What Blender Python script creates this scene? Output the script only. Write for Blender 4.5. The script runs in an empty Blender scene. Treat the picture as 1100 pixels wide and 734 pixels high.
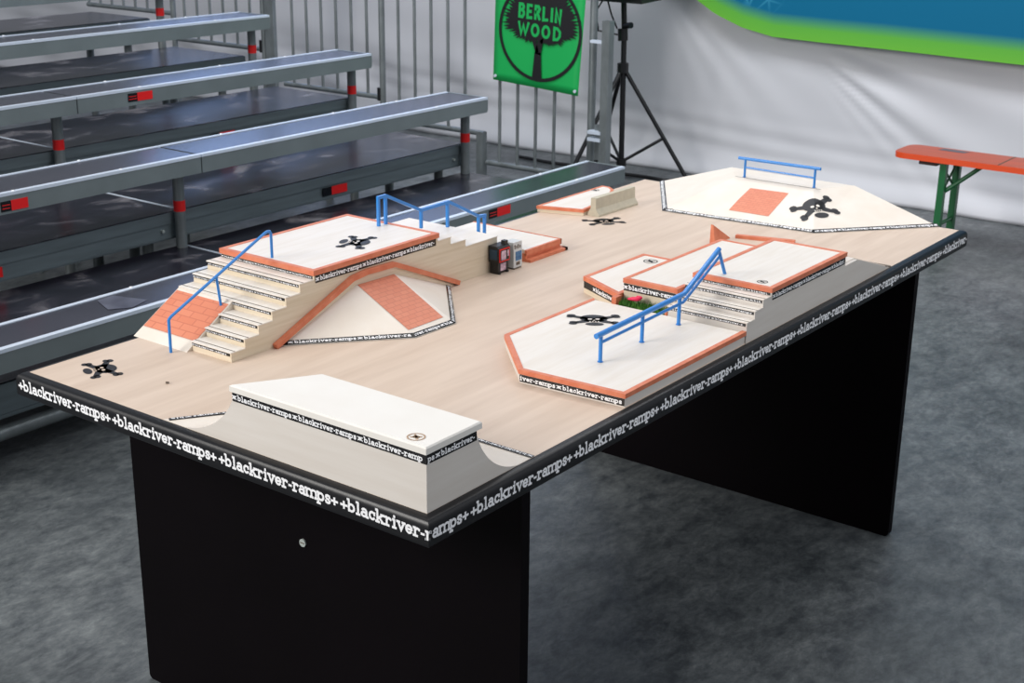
import bpy, math, random
from mathutils import Matrix, Vector
random.seed(7)
S = bpy.context.scene
COL = S.collection

# ------------------------------------------------------------------ camera
cam_data = bpy.data.cameras.new('camera')
cam = bpy.data.objects.new('camera', cam_data)
COL.objects.link(cam)
S.camera = cam
T = 0.842                                   # height of the table surface above the floor
yaw, pitch, roll = 0.64391, 1.24016, 0.01042
cam.matrix_world = (Matrix.Translation((1.34497, -1.56837, 1.00263 + T)) @ Matrix.Rotation(yaw, 4, 'Z')
                    @ Matrix.Rotation(pitch, 4, 'X') @ Matrix.Rotation(roll, 4, 'Z'))
cam_data.sensor_width = 36.0
cam_data.lens = 1516.97 * 36.0 / 1100.0
cam_data.clip_end = 100
cam_data.dof.use_dof = True
cam_data.dof.focus_distance = 2.75
cam_data.dof.aperture_fstop = 14.0

# ------------------------------------------------------------------ light
S.view_settings.view_transform = 'Standard'
S.view_settings.look = 'None'
S.view_settings.gamma = 1.0
S.view_settings.use_curve_mapping = False
S.view_settings.exposure = 0.0
world = bpy.data.worlds.new('hall_ambience')
S.world = world
world.use_nodes = True
wn = world.node_tree
bg = wn.nodes['Background']
bg.inputs[0].default_value = (0.85, 0.91, 1.0, 1)
bg.inputs[1].default_value = 0.34


def area(name, loc, target, sx, sy, power, color=(1, 1, 1)):
    l = bpy.data.lights.new(name, 'AREA')
    l.shape = 'RECTANGLE'
    l.size, l.size_y, l.energy, l.color = sx, sy, power, color
    o = bpy.data.objects.new(name, l)
    o.location = loc
    o.rotation_euler = (Vector(target) - Vector(loc)).to_track_quat('-Z', 'Y').to_euler()
    COL.objects.link(o)
    return o


area('hall_ceiling_light', (-0.6, 1.2, 5.2), (-0.6, 1.2, 0), 3.4, 4.6, 66, (1.0, 0.97, 0.93))
area('hall_side_light', (-3.2, -4.6, 3.6), (-0.5, 0.6, 0.8), 3.2, 2.4, 370, (1.0, 0.97, 0.93))
area('added_right_fill_light', (4.6, 2.4, 3.8), (-1.6, 1.4, 0.7), 2.6, 2.4, 66, (0.97, 0.98, 1.0))  # added fill, brightens the side faces turned to the right
area('added_blue_reflection_light', (-6.2, 5.85, 2.05), (-6.2, 0.0, 1.4), 3.6, .9, 30, (0.30, 0.50, 1.0))  # added blue lamp above the frame, puts blue reflections on the bench seats
area('hall_rear_light', (-2.0, 3.4, 4.6), (-2.0, 5.8, 0.5), 6.4, 1.2, 165, (0.93, 0.96, 1.0))


# ------------------------------------------------------------------ materials
def srgb(r, g, b):
    f = lambda c: (c / 255) / 12.92 if c / 255 <= 0.04045 else ((c / 255 + 0.055) / 1.055) ** 2.4
    return (f(r), f(g), f(b), 1)


def mat(name, col, rough=0.5, metal=0.0, noise=0.0, scale=(8, 8, 8), bump=0.0, spec=0.5, detail=4, col2=None,
        lo=0.35, hi=0.65, coat=0.0):
    m = bpy.data.materials.new(name)
    m.use_nodes = True
    nt = m.node_tree
    b = nt.nodes['Principled BSDF']
    b.inputs['Base Color'].default_value = col
    b.inputs['Roughness'].default_value = rough
    b.inputs['Metallic'].default_value = metal
    b.inputs['Specular IOR Level'].default_value = spec
    b.inputs['Coat Weight'].default_value = coat
    if noise or bump or col2:
        tc = nt.nodes.new('ShaderNodeTexCoord')
        mp = nt.nodes.new('ShaderNodeMapping')
        mp.inputs['Scale'].default_value = scale
        nt.links.new(tc.outputs['Object'], mp.inputs[0])
        nz = nt.nodes.new('ShaderNodeTexNoise')
        nz.inputs['Scale'].default_value = 1.0
        nz.inputs['Detail'].default_value = detail
        nt.links.new(mp.outputs[0], nz.inputs['Vector'])
        cr = nt.nodes.new('ShaderNodeValToRGB')
        cr.color_ramp.elements[0].position = lo
        cr.color_ramp.elements[1].position = hi
        c2 = col2 or tuple(min(1, c * (1 - noise)) for c in col[:3]) + (1,)
        cr.color_ramp.elements[0].color = c2
        cr.color_ramp.elements[1].color = col
        nt.links.new(nz.outputs['Fac'], cr.inputs[0])
        nt.links.new(cr.outputs[0], b.inputs['Base Color'])
        if bump:
            bp = nt.nodes.new('ShaderNodeBump')
            bp.inputs['Strength'].default_value = bump
            bp.inputs['Distance'].default_value = 0.01
            nt.links.new(nz.outputs['Fac'], bp.inputs['Height'])
            nt.links.new(bp.outputs[0], b.inputs['Normal'])
    return m


M = {}
M['beech'] = mat('beech_surface', srgb(219, 199, 181), 0.5, scale=(34, 3.0, 10), col2=srgb(201, 179, 160), detail=6, lo=.25, hi=.75)
M['deck'] = mat('white_laminate', srgb(236, 229, 221), 0.42, scale=(60, 6, 20), col2=srgb(230, 221, 210), detail=5)
M['sheet'] = mat('birch_sheet', srgb(234, 225, 214), 0.5, scale=(14, 14, 8), col2=srgb(229, 218, 205))
M['plain'] = mat('cream_laminate', srgb(240, 236, 229), 0.45, scale=(9, 9, 9), col2=srgb(237, 232, 224))
M['maple'] = mat('pale_plywood', srgb(226, 212, 190), 0.6, scale=(5, 5, 120), col2=srgb(214, 198, 172), detail=6)
M['grey_side'] = mat('grey_side_paint', srgb(222, 215, 207), 0.6, scale=(5, 5, 60), col2=srgb(216, 208, 199))
M['terracotta'] = mat('terracotta_edging', srgb(220, 132, 98), 0.5, scale=(40, 40, 40), col2=srgb(208, 114, 80))
M['black_edge'] = mat('black_rubber_edge', srgb(15, 15, 19), 0.36, spec=.4)
M['black_panel'] = mat('black_laminate_panel', srgb(10, 6, 9), 0.5, noise=.25, scale=(3, 3, 3), spec=.06)
M['tape'] = mat('black_tape', srgb(14, 13, 16), 0.22)
M['white'] = mat('white_print', srgb(250, 250, 252), 0.5)
M['ink'] = mat('black_print', srgb(20, 19, 24), 0.5)
M['line'] = mat('dark_ply_line', srgb(96, 84, 72), 0.6)
M['blue'] = mat('blue_enamel', srgb(44, 132, 212), 0.3, coat=.2)
M['concrete'] = mat('grey_cast_concrete', srgb(196, 188, 168), 0.75, noise=.1, scale=(60, 60, 60))
M['brass'] = mat('badge_ring_brown', srgb(176, 142, 108), 0.5)
M['screw'] = mat('zinc_screw', srgb(188, 196, 192), 0.4, metal=.3)
M['steel'] = mat('grey_coated_steel', srgb(126, 136, 138), 0.45, metal=.25, noise=.12, scale=(6, 6, 6))
M['dark_steel'] = mat('galvanised_tube', srgb(134, 141, 143), 0.42, metal=.45, noise=.25, scale=(20, 20, 9))
M['rim'] = mat('bright_aluminium_rim', srgb(214, 224, 238), 0.35, metal=.1)
M['fascia'] = mat('dull_aluminium_frame', srgb(116, 128, 133), 0.5, metal=.3, noise=.2, scale=(3, 3, 40))
M['film_ply'] = mat('blue_tinted_film_plywood', srgb(48, 48, 60), 0.26, scale=(3.2, 6.0, 3), col2=srgb(38, 38, 50), spec=.8)  # dark seat board, blue of the reflections mixed into its base colour
M['red'] = mat('red_marking', srgb(232, 22, 24), 0.45)
M['black_metal'] = mat('black_powder_coat', srgb(16, 16, 20), 0.4)
M['green_paint'] = mat('green_painted_steel', srgb(10, 96, 50), 0.4)
M['orange_wood'] = mat('orange_lacquered_wood', srgb(206, 84, 52), 0.35, scale=(3, 40, 8), col2=srgb(186, 84, 62))
M['bench_edge'] = mat('orange_lacquer_edge', srgb(226, 78, 32), 0.4)
M['grass'] = mat('grass_blades', srgb(86, 140, 44), 0.6, scale=(80, 80, 80), col2=srgb(44, 96, 30))
M['pink'] = mat('pink_rubber', srgb(228, 36, 84), 0.45)
M['banner_green'] = mat('banner_green_vinyl', srgb(16, 172, 84), 0.5)
M['paper'] = mat('poster_paper', srgb(226, 196, 208), 0.6, scale=(150, 150, 150), col2=srgb(170, 140, 160))
M['box_white'] = mat('white_box_paint', srgb(206, 208, 208), 0.4)
M['box_blue'] = mat('blue_label', srgb(84, 134, 176), 0.4, scale=(150, 150, 150), col2=srgb(40, 90, 140))
M['box_glass'] = mat('dark_box_window', srgb(30, 60, 80), 0.15)
M['kick'] = mat('clear_tape_mark', srgb(96, 98, 112), 0.3, scale=(9, 9, 9), col2=srgb(60, 62, 76))


def deck_board_material():
    m = bpy.data.materials.new('scuffed_film_plywood')
    m.use_nodes = True
    nt = m.node_tree
    b = nt.nodes['Principled BSDF']
    tc = nt.nodes.new('ShaderNodeTexCoord')
    mp = nt.nodes.new('ShaderNodeMapping')
    mp.inputs['Scale'].default_value = (3.6, 2.4, 3)
    mp.inputs['Rotation'].default_value = (0, 0, .3)
    nt.links.new(tc.outputs['Object'], mp.inputs[0])
    n1 = nt.nodes.new('ShaderNodeTexNoise')
    n1.inputs['Scale'].default_value = 1.6
    n1.inputs['Detail'].default_value = 8
    n1.inputs['Distortion'].default_value = .8
    nt.links.new(mp.outputs[0], n1.inputs['Vector'])
    cr = nt.nodes.new('ShaderNodeValToRGB')
    e = cr.color_ramp.elements
    e[0].position, e[0].color = .45, srgb(30, 29, 38)
    e[1].position, e[1].color = .70, srgb(128, 124, 128)
    x = cr.color_ramp.elements.new(.555)
    x.color = srgb(44, 42, 52)
    nt.links.new(n1.outputs['Fac'], cr.inputs[0])
    nt.links.new(cr.outputs[0], b.inputs['Base Color'])
    b.inputs['Roughness'].default_value = .26
    b.inputs['Specular IOR Level'].default_value = .6
    return m


M['board'] = deck_board_material()


def floor_material():
    m = bpy.data.materials.new('polished_concrete_floor')
    m.use_nodes = True
    nt = m.node_tree
    b = nt.nodes['Principled BSDF']
    tc = nt.nodes.new('ShaderNodeTexCoord')

    def noise(scale, det, dist, sc=(1, 1, 1), rot=0):
        mp = nt.nodes.new('ShaderNodeMapping')
        mp.inputs['Scale'].default_value = sc
        mp.inputs['Rotation'].default_value = (0, 0, rot)
        nt.links.new(tc.outputs['Object'], mp.inputs[0])
        n = nt.nodes.new('ShaderNodeTexNoise')
        n.inputs['Scale'].default_value = scale
        n.inputs['Detail'].default_value = det
        n.inputs['Roughness'].default_value = .74
        n.inputs['Distortion'].default_value = dist
        nt.links.new(mp.outputs[0], n.inputs['Vector'])
        return n

    def ramp(src, p0, c0, p1, c1):
        r = nt.nodes.new('ShaderNodeValToRGB')
        r.color_ramp.elements[0].position, r.color_ramp.elements[0].color = p0, c0
        r.color_ramp.elements[1].position, r.color_ramp.elements[1].color = p1, c1
        nt.links.new(src.outputs['Fac'], r.inputs[0])
        return r
    a = ramp(noise(1.3, 6, .3), .3, srgb(62, 67, 70), .7, srgb(108, 113, 115))
    c = ramp(noise(9, 15, .35, (1.5, .8, 1), .6), .36, (.52, .54, .57, 1), .64, (1.42, 1.40, 1.36, 1))
    mx = nt.nodes.new('ShaderNodeMix')
    mx.data_type = 'RGBA'
    mx.blend_type = 'MULTIPLY'
    mx.inputs['Factor'].default_value = 1
    nt.links.new(a.outputs[0], mx.inputs['A'])
    nt.links.new(c.outputs[0], mx.inputs['B'])
    f2 = ramp(noise(34, 12, .5, (1.3, .8, 1), .6), .38, (.72, .73, .75, 1), .62, (1.22, 1.21, 1.19, 1))
    mx2 = nt.nodes.new('ShaderNodeMix')
    mx2.data_type = 'RGBA'
    mx2.blend_type = 'MULTIPLY'
    mx2.inputs['Factor'].default_value = 1
    nt.links.new(mx.outputs['Result'], mx2.inputs['A'])
    nt.links.new(f2.outputs[0], mx2.inputs['B'])
    mx = mx2
    sp = ramp(noise(38, 10, .3), .66, (0, 0, 0, 1), .8, (.10, .10, .10, 1))
    ad = nt.nodes.new('ShaderNodeMix')
    ad.data_type = 'RGBA'
    ad.blend_type = 'ADD'
    ad.inputs['Factor'].default_value = 1
    nt.links.new(mx.outputs['Result'], ad.inputs['A'])
    nt.links.new(sp.outputs[0], ad.inputs['B'])
    nt.links.new(ad.outputs['Result'], b.inputs['Base Color'])
    r = ramp(noise(3, 6, .4), .3, (.34, .34, .34, 1), .7, (.52, .52, .52, 1))
    nt.links.new(r.outputs[0], b.inputs['Roughness'])
    bp = nt.nodes.new('ShaderNodeBump')
    bp.inputs['Strength'].default_value = .25
    bp.inputs['Distance'].default_value = .01
    nt.links.new(noise(14, 8, .4).outputs['Fac'], bp.inputs['Height'])
    nt.links.new(bp.outputs[0], b.inputs['Normal'])
    return m


M['floor'] = floor_material()


def brick_material(name, scale, rot=0.0, uv=True):
    m = bpy.data.materials.new(name)
    m.use_nodes = True
    nt = m.node_tree
    b = nt.nodes['Principled BSDF']
    tc = nt.nodes.new('ShaderNodeTexCoord')
    br = nt.nodes.new('ShaderNodeTexBrick')
    br.inputs['Scale'].default_value = scale
    br.inputs['Mortar Size'].default_value = .02
    br.inputs['Color1'].default_value = srgb(220, 138, 108)
    br.inputs['Color2'].default_value = srgb(214, 128, 98)
    br.inputs['Mortar'].default_value = srgb(202, 118, 92)
    nt.links.new(tc.outputs['UV'], br.inputs['Vector'])
    nt.links.new(br.outputs[0], b.inputs['Base Color'])
    b.inputs['Roughness'].default_value = .55
    return m


M['brick'] = brick_material('terracotta_brick_print', 1.0)


def tarp_material():
    m = mat('white_tarpaulin', srgb(210, 211, 217), 0.55, noise=.06, scale=(.8, .8, .8))
    return m


M['tarp'] = tarp_material()


def backdrop_material():
    m = bpy.data.materials.new('teal_printed_backdrop')
    m.use_nodes = True
    nt = m.node_tree
    b = nt.nodes['Principled BSDF']
    tc = nt.nodes.new('ShaderNodeTexCoord')
    sx = nt.nodes.new('ShaderNodeSeparateXYZ')
    nt.links.new(tc.outputs['UV'], sx.inputs[0])
    cr = nt.nodes.new('ShaderNodeValToRGB')
    e = cr.color_ramp.elements
    e[0].position, e[0].color = 0.0, srgb(106, 184, 62)
    e[1].position, e[1].color = .16, srgb(0, 102, 140)
    k = e.new(.075)
    k.color = srgb(96, 176, 66)
    b.inputs['Specular IOR Level'].default_value = .2
    nt.links.new(sx.outputs['Y'], cr.inputs[0])
    # pale crystal-like scribbles in the left part of the print
    vo = nt.nodes.new('ShaderNodeTexVoronoi')
    vo.feature = 'DISTANCE_TO_EDGE'
    vo.inputs['Scale'].default_value = 11
    nt.links.new(tc.outputs['Object'], vo.inputs['Vector'])
    r2 = nt.nodes.new('ShaderNodeValToRGB')
    r2.color_ramp.elements[0].position, r2.color_ramp.elements[0].color = .02, (.55, .55, .55, 1)
    r2.color_ramp.elements[1].position, r2.color_ramp.elements[1].color = .08, (0, 0, 0, 1)
    nt.links.new(vo.outputs[0], r2.inputs[0])
    r3 = nt.nodes.new('ShaderNodeValToRGB')
    r3.color_ramp.elements[0].position, r3.color_ramp.elements[0].color = .16, (1, 1, 1, 1)
    r3.color_ramp.elements[1].position, r3.color_ramp.elements[1].color = .20, (0, 0, 0, 1)
    nt.links.new(sx.outputs['X'], r3.inputs[0])
    r4 = nt.nodes.new('ShaderNodeValToRGB')
    r4.color_ramp.elements[0].position, r4.color_ramp.elements[0].color = .14, (0, 0, 0, 1)
    r4.color_ramp.elements[1].position, r4.color_ramp.elements[1].color = .22, (1, 1, 1, 1)
    nt.links.new(sx.outputs['Y'], r4.inputs[0])
    m1 = nt.nodes.new('ShaderNodeMath')
    m1.operation = 'MULTIPLY'
    nt.links.new(r2.outputs[0], m1.inputs[0])
    nt.links.new(r3.outputs[0], m1.inputs[1])
    m2 = nt.nodes.new('ShaderNodeMath')
    m2.operation = 'MULTIPLY'
    nt.links.new(m1.outputs[0], m2.inputs[0])
    nt.links.new(r4.outputs[0], m2.inputs[1])
    mx = nt.nodes.new('ShaderNodeMix')
    mx.data_type = 'RGBA'
    nt.links.new(m2.outputs[0], mx.inputs['Factor'])
    nt.links.new(cr.outputs[0], mx.inputs['A'])
    mx.inputs['B'].default_value = srgb(90, 190, 220)
    nt.links.new(mx.outputs['Result'], b.inputs['Base Color'])
    b.inputs['Roughness'].default_value = .6
    return m


M['backdrop'] = backdrop_material()


# ------------------------------------------------------------------ geometry helpers
class G:
    """collects faces; every face carries a material slot"""

    def __init__(s):
        s.v, s.f, s.m, s.uv, s.smooth = [], [], [], {}, False

    def face(s, pts, mi=0, uv=None):
        n = len(s.v)
        s.v += [tuple(p) for p in pts]
        s.f.append(tuple(range(n, n + len(pts))))
        s.m.append(mi)
        if uv:
            s.uv[len(s.f) - 1] = uv
        return s

    def solid(s, vs, fs, mi=0):
        n = len(s.v)
        s.v += [tuple(p) for p in vs]
        for f in fs:
            s.f.append(tuple(i + n for i in f))
            s.m.append(mi)
        return s

    def box(s, x0, x1, y0, y1, z0, z1, mi=0):
        vs = [(x, y, z) for z in (z0, z1) for y in (y0, y1) for x in (x0, x1)]
        return s.solid(vs, [(0, 2, 3, 1), (4, 5, 7, 6), (0, 1, 5, 4), (2, 6, 7, 3), (0, 4, 6, 2), (1, 3, 7, 5)], mi)

    def prism(s, poly, z0, z1, mi=0):
        """poly counter-clockwise in xy"""
        n = len(poly)
        vs = [(x, y, z0) for x, y in poly] + [(x, y, z1) for x, y in poly]
        fs = [tuple(reversed(range(n))), tuple(range(n, 2 * n))]
        fs += [(i, (i + 1) % n, n + (i + 1) % n, n + i) for i in range(n)]
        return s.solid(vs, fs, mi)

    def extrude(s, pts, vec, mi=0):
        """any planar outline swept along vec"""
        n = len(pts)
        q = [(p[0] + vec[0], p[1] + vec[1], p[2] + vec[2]) for p in pts]
        fs = [tuple(reversed(range(n))), tuple(range(n, 2 * n))]
        fs += [(i, (i + 1) % n, n + (i + 1) % n, n + i) for i in range(n)]
        return s.solid(list(pts) + q, fs, mi)

    def ring(s, outer, inner, z0, z1, mi=0):
        n = len(outer)
        vs = [(x, y, z0) for x, y in outer] + [(x, y, z1) for x, y in outer] + [(x, y, z1) for x, y in inner] + [(x, y, z0) for x, y in inner]
        fs = []
        for i in range(n):
            j = (i + 1) % n
            fs += [(i, j, n + j, n + i), (n + i, n + j, 2 * n + j, 2 * n + i), (2 * n + i, 2 * n + j, 3 * n + j, 3 * n + i), (3 * n + i, 3 * n + j, j, i)]
        return s.solid(vs, fs, mi)

    def tube(s, pts, r, seg=10, mi=0, square=False):
        pts = [Vector(p) for p in pts]
        if square:
            seg = 4
        n = len(pts)
        rings = []
        up0 = None
        for i, p in enumerate(pts):
            if i == 0:
                d = (pts[1] - p).normalized()
                sc = 1
            elif i == n - 1:
                d = (p - pts[i - 1]).normalized()
                sc = 1
            else:
                a, b = (p - pts[i - 1]).normalized(), (pts[i + 1] - p).normalized()
                d = (a + b).normalized()
                sc = 1 / max(.5, d.dot(a))
            ref = Vector((0, 0, 1)) if abs(d.z) < .95 else Vector((1, 0, 0))
            if up0 is not None:
                ref = up0
            u = (ref - d * ref.dot(d)).normalized()
            w = d.cross(u).normalized()
            up0 = u
            rr = r
            off = math.pi / 4 if square else 0
            if square:
                rr = r * 1.414
            # stretch across the bend
            if 0 < i < n - 1:
                bend = ((pts[i + 1] - p).normalized() - (p - pts[i - 1]).normalized())
                bd = bend.normalized() if bend.length > 1e-4 else Vector((0, 0, 0))
            else:
                bd = Vector((0, 0, 0))
            rg = []
            for k in range(seg):
                a = off + 2 * math.pi * k / seg
                o = u * math.cos(a) * rr + w * math.sin(a) * rr
                o = o + bd * (o.dot(bd)) * (sc - 1)
                rg.append(tuple(p + o))
            rings.append(rg)
        vs = [q for rg in rings for q in rg]
        fs = [tuple(reversed(range(seg))), tuple(range((n - 1) * seg, n * seg))]
        for i in range(n - 1):
            for k in range(seg):
                k2 = (k + 1) % seg
                fs.append((i * seg + k, i * seg + k2, (i + 1) * seg + k2, (i + 1) * seg + k))
        return s.solid(vs, fs, mi)

    def cyl(s, p0, p1, r, seg=16, mi=0):
        return s.tube([p0, p1], r, seg, mi)

    def mapped(s, fn):
        s.v = [fn(*p) for p in s.v]
        return s


def build(name, g, mats, parent=None, origin=(0, 0, 0), floor_coords=False, smooth=False):
    """geometry is written in table coordinates (z = 0 on the table surface) unless floor_coords"""
    me = bpy.data.meshes.new(name)
    dz = 0 if floor_coords else T
    ox, oy, oz = origin
    if parent is not None:
        ox, oy, oz = parent['_o']
    vs = [(x - ox, y - oy, z + dz - oz) for x, y, z in g.v]
    me.from_pydata(vs, [], g.f)
    for m in (mats if isinstance(mats, (list, tuple)) else [mats]):
        me.materials.append(M[m])
    for p, mi in zip(me.polygons, g.m):
        p.material_index = mi
        p.use_smooth = smooth
    if g.uv:
        ul = me.uv_layers.new(name='UVMap')
        for fi, uv in g.uv.items():
            for li, c in zip(me.polygons[fi].loop_indices, uv):
                ul.data[li].uv = c
    me.validate()
    o = bpy.data.objects.new(name, me)
    COL.objects.link(o)
    if parent is not None:
        o.parent = parent
        o['_o'] = parent['_o']
    else:
        o.location = (ox, oy, oz)
        o['_o'] = (ox, oy, oz)
    if smooth:
        try:
            me.set_sharp_from_angle(angle=math.radians(40))
        except Exception:
            pass
    return o


def thing(name, label, cat, origin, group=None):
    """Empty at the thing's base (world coordinates)"""
    o = bpy.data.objects.new(name, None)
    o.empty_display_size = .05
    COL.objects.link(o)
    o.location = origin
    o['_o'] = tuple(origin)
    tag(o, label, cat, group)
    return o


def tag(o, label=None, cat=None, group=None, kind=None):
    if label:
        o['label'] = label
    if cat:
        o['category'] = cat
    if group:
        o['group'] = group
    if kind:
        o['kind'] = kind
    return o


def offset(poly, d):
    """inset (d > 0) of a counter-clockwise polygon"""
    n = len(poly)
    out = []
    for i in range(n):
        p0, p1, p2 = Vector(poly[i - 1]), Vector(poly[i]), Vector(poly[(i + 1) % n])
        a, b = (p1 - p0).normalized(), (p2 - p1).normalized()
        na, nb = Vector((-a.y, a.x)), Vector((-b.y, b.x))
        m = (na + nb).normalized()
        k = d / max(.3, m.dot(na))
        out.append((p1.x + m.x * k, p1.y + m.y * k))
    return out


# ------------------------------------------------------------------ lettering (own slab-serif stroke alphabet)
def arc(cx, cy, rx, ry, a0, a1, n=9):
    return [(cx + rx * math.cos(math.radians(a0 + (a1 - a0) * i / n)), cy + ry * math.sin(math.radians(a0 + (a1 - a0) * i / n))) for i in range(n + 1)]


GL = {
    'b': [[(.16, 0), (.16, 1.5)], [(-.02, 1.5), (.16, 1.5)], arc(.48, .5, .36, .46, 0, 360, 12)],
    'l': [[(.5, 0), (.5, 1.5)], [(.18, 1.5), (.5, 1.5)], [(.14, 0), (.86, 0)]],
    'a': [arc(.42, .29, .32, .28, 0, 360, 10), [(.76, 0), (.76, .68)], arc(.46, .68, .3, .3, 0, 150, 6), [(.76, 0), (1.0, 0)]],
    'c': [arc(.52, .5, .38, .46, 50, 320, 10), [(.84, .62), (.84, .95)]],
    'k': [[(.18, 0), (.18, 1.5)], [(0, 1.5), (.18, 1.5)], [(0, 0), (.4, 0)], [(.18, .38), (.78, .98)], [(.4, .58), (.86, 0)], [(.6, 1), (1, 1)], [(.66, 0), (1.04, 0)]],
    'r': [[(.3, 0), (.3, 1)], [(.06, 1), (.3, 1)], [(.04, 0), (.62, 0)], arc(.66, .56, .36, .42, 180, 60, 5), [(.84, .8), (.9, .92)]],
    'i': [[(.5, 0), (.5, 1)], [(.2, 1), (.5, 1)], [(.16, 0), (.84, 0)], [(.5, 1.32), (.5, 1.5)]],
    'v': [[(.12, 1), (.5, .02), (.88, 1)], [(-.04, 1), (.34, 1)], [(.66, 1), (1.04, 1)]],
    'e': [arc(.5, .5, .38, .46, 0, 320, 11), [(.14, .5), (.88, .5)]],
    '-': [[(.2, .5), (.8, .5)]],
    'm': [[(.06, 0), (.06, 1)], [(.5, 0), (.5, .8)], [(.94, 0), (.94, .8)], arc(.28, .74, .22, .24, 180, 0, 5), arc(.72, .74, .22, .24, 180, 0, 5), [(-.06, 0), (.2, 0)], [(.38, 0), (.64, 0)], [(.82, 0), (1.1, 0)], [(-.08, 1), (.06, 1)]],
    'p': [[(.16, -.45), (.16, 1)], [(-.02, 1), (.16, 1)], [(-.02, -.45), (.4, -.45)], arc(.5, .5, .36, .46, 0, 360, 12)],
    's': [[(.82, .7), (.76, .94), (.5, 1.0), (.24, .92), (.2, .72), (.34, .58), (.66, .44), (.82, .28), (.76, .08), (.5, 0), (.24, .06), (.16, .3)]],
    '+': [[(.5, .1), (.5, .98)], [(.06, .54), (.94, .54)]],
    '*': [[(.0, .1), (1, 1.1)], [(.0, 1.1), (1, .1)], [(.3, .5), (.7, .5)], arc(.5, .82, .2, .2, 0, 360, 10), [(.5, .1), (.5, .9)]],
    'B': [[(.15, 0), (.15, 1.4), (.6, 1.4), (.78, 1.2), (.72, .95), (.5, .78), (.8, .6), (.85, .3), (.65, 0), (.15, 0)], [(.15, .76), (.5, .76)]],
    'E': [[(.82, 1.4), (.2, 1.4), (.2, 0), (.85, .04)], [(.2, .72), (.7, .72)]],
    'R': [[(.18, 0), (.18, 1.4), (.62, 1.4), (.8, 1.15), (.66, .82), (.18, .74)], [(.45, .76), (.85, 0)]],
    'L': [[(.2, 1.4), (.2, 0), (.85, .08)]],
    'I': [[(.5, 1.4), (.5, 0)]],
    'N': [[(.15, 0), (.15, 1.4), (.8, -.1), (.85, 1.4)]],
    'W': [[(.05, 1.4), (.3, .05), (.5, 1.1), (.72, .05), (.98, 1.4)]],
    'O': [arc(.5, .7, .38, .64, 0, 360, 12)],
    'D': [[(.2, 0), (.2, 1.35), (.55, 1.3), (.84, .95), (.84, .45), (.6, .05), (.2, 0)]],
}


ADV = {'m': 1.5, 'l': .66, 'i': .66, 'r': .88, '-': .6, ' ': .30, 's': .82, 'I': .6, 'W': 1.2, 'c': .92, 'e': .95, '+': .95, 'a': 1.0, 'k': 1.12, 'b': 1.04, 'p': 1.04, '*': 1.25}


def glyphs(g, text, O, U, V, cell, height, sx=.86, w=.2, clip=None, start=0.0, mi=0):
    """draw text from origin O along U (unit vectors), x-height = height"""
    O, U, V = Vector(O), Vector(U).normalized(), Vector(V).normalized()
    tot = sum(ADV.get(c, 1.0) for c in text)
    unit = cell * len(text) / tot
    pos = start
    for i, ch in enumerate(text):
        adv = ADV.get(ch, 1.0) * unit
        x0 = pos + adv * (1 - sx) / 2
        gw = adv * sx
        pos += adv
        if ch not in GL:
            continue
        if clip and (x0 < clip[0] or x0 + gw > clip[1]):
            continue
        hw = w * height / 2
        Nn = U.cross(V).normalized()
        for si, st in enumerate(GL[ch]):
            P = [Vector((x0 + a * gw, b * height)) for a, b in st]
            closed = (P[0] - P[-1]).length < 1e-6 and len(P) > 3
            if closed:
                P = P[:-1]
            m = len(P)
            lft, rgt = [], []
            for k in range(m):
                if closed or 0 < k < m - 1:
                    a, b = (P[k] - P[k - 1]).normalized(), (P[(k + 1) % m] - P[k]).normalized()
                elif k == 0:
                    a = b = (P[1] - P[0]).normalized()
                else:
                    a = b = (P[-1] - P[-2]).normalized()
                na, nb = Vector((-a.y, a.x)), Vector((-b.y, b.x))
                mm = na + nb
                mm = mm.normalized() if mm.length > .2 else nb
                kk = hw / max(.45, mm.dot(na))
                c = P[k].copy()
                if not closed and k == 0:
                    c -= a * hw * .6
                if not closed and k == m - 1:
                    c += a * hw * .6
                lft.append(c + mm * kk)
                rgt.append(c - mm * kk)
            oz = O + Nn * (si * 4e-5)
            for k in range(m if closed else m - 1):
                k2 = (k + 1) % m
                g.face([tuple(oz + U * q.x + V * q.y) for q in (rgt[k], rgt[k2], lft[k2], lft[k])], mi)
    return g


def tape(parent, A, B, up, N, h, phase=0.0, period=.151, bright=False):
    """printed tape from A to B, its lower edge on AB, height h towards up, facing N"""
    A, B, up, N = Vector(A), Vector(B), Vector(up).normalized(), Vector(N).normalized()
    L = (B - A).length
    U = (B - A) / L
    o = A + N * .0007
    g = G()
    c = [o, o + U * L, o + U * L + up * h, o + up * h]
    b = [p - N * .0006 for p in c]
    g.solid([tuple(p) for p in c + b], [(0, 1, 2, 3), (7, 6, 5, 4), (0, 4, 5, 1), (1, 5, 6, 2), (2, 6, 7, 3), (3, 7, 4, 0)])
    t = build('printed_tape', g, 'tape', parent)
    k = G()
    txt = '* blackriver-ramps '
    cell = period / len(txt)
    s = -phase * period
    while s < L:
        glyphs(k, txt, o + N * .0004 + up * h * .27, U, up, cell, h * .36, sx=.9, w=.36, clip=(-.0004, L - .0003), start=s)
        s += period
    if k.f:
        build('tape_lettering', k, 'white', t)
    return t


# ------------------------------------------------------------------ print shapes
def disc(cx, cy, rx, ry, n=16, a=0):
    ca, sa = math.cos(a), math.sin(a)
    out = []
    for i in range(n):
        t = 2 * math.pi * i / n
        x, y = rx * math.cos(t), ry * math.sin(t)
        out.append((cx + x * ca - y * sa, cy + x * sa + y * ca))
    return out


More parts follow.
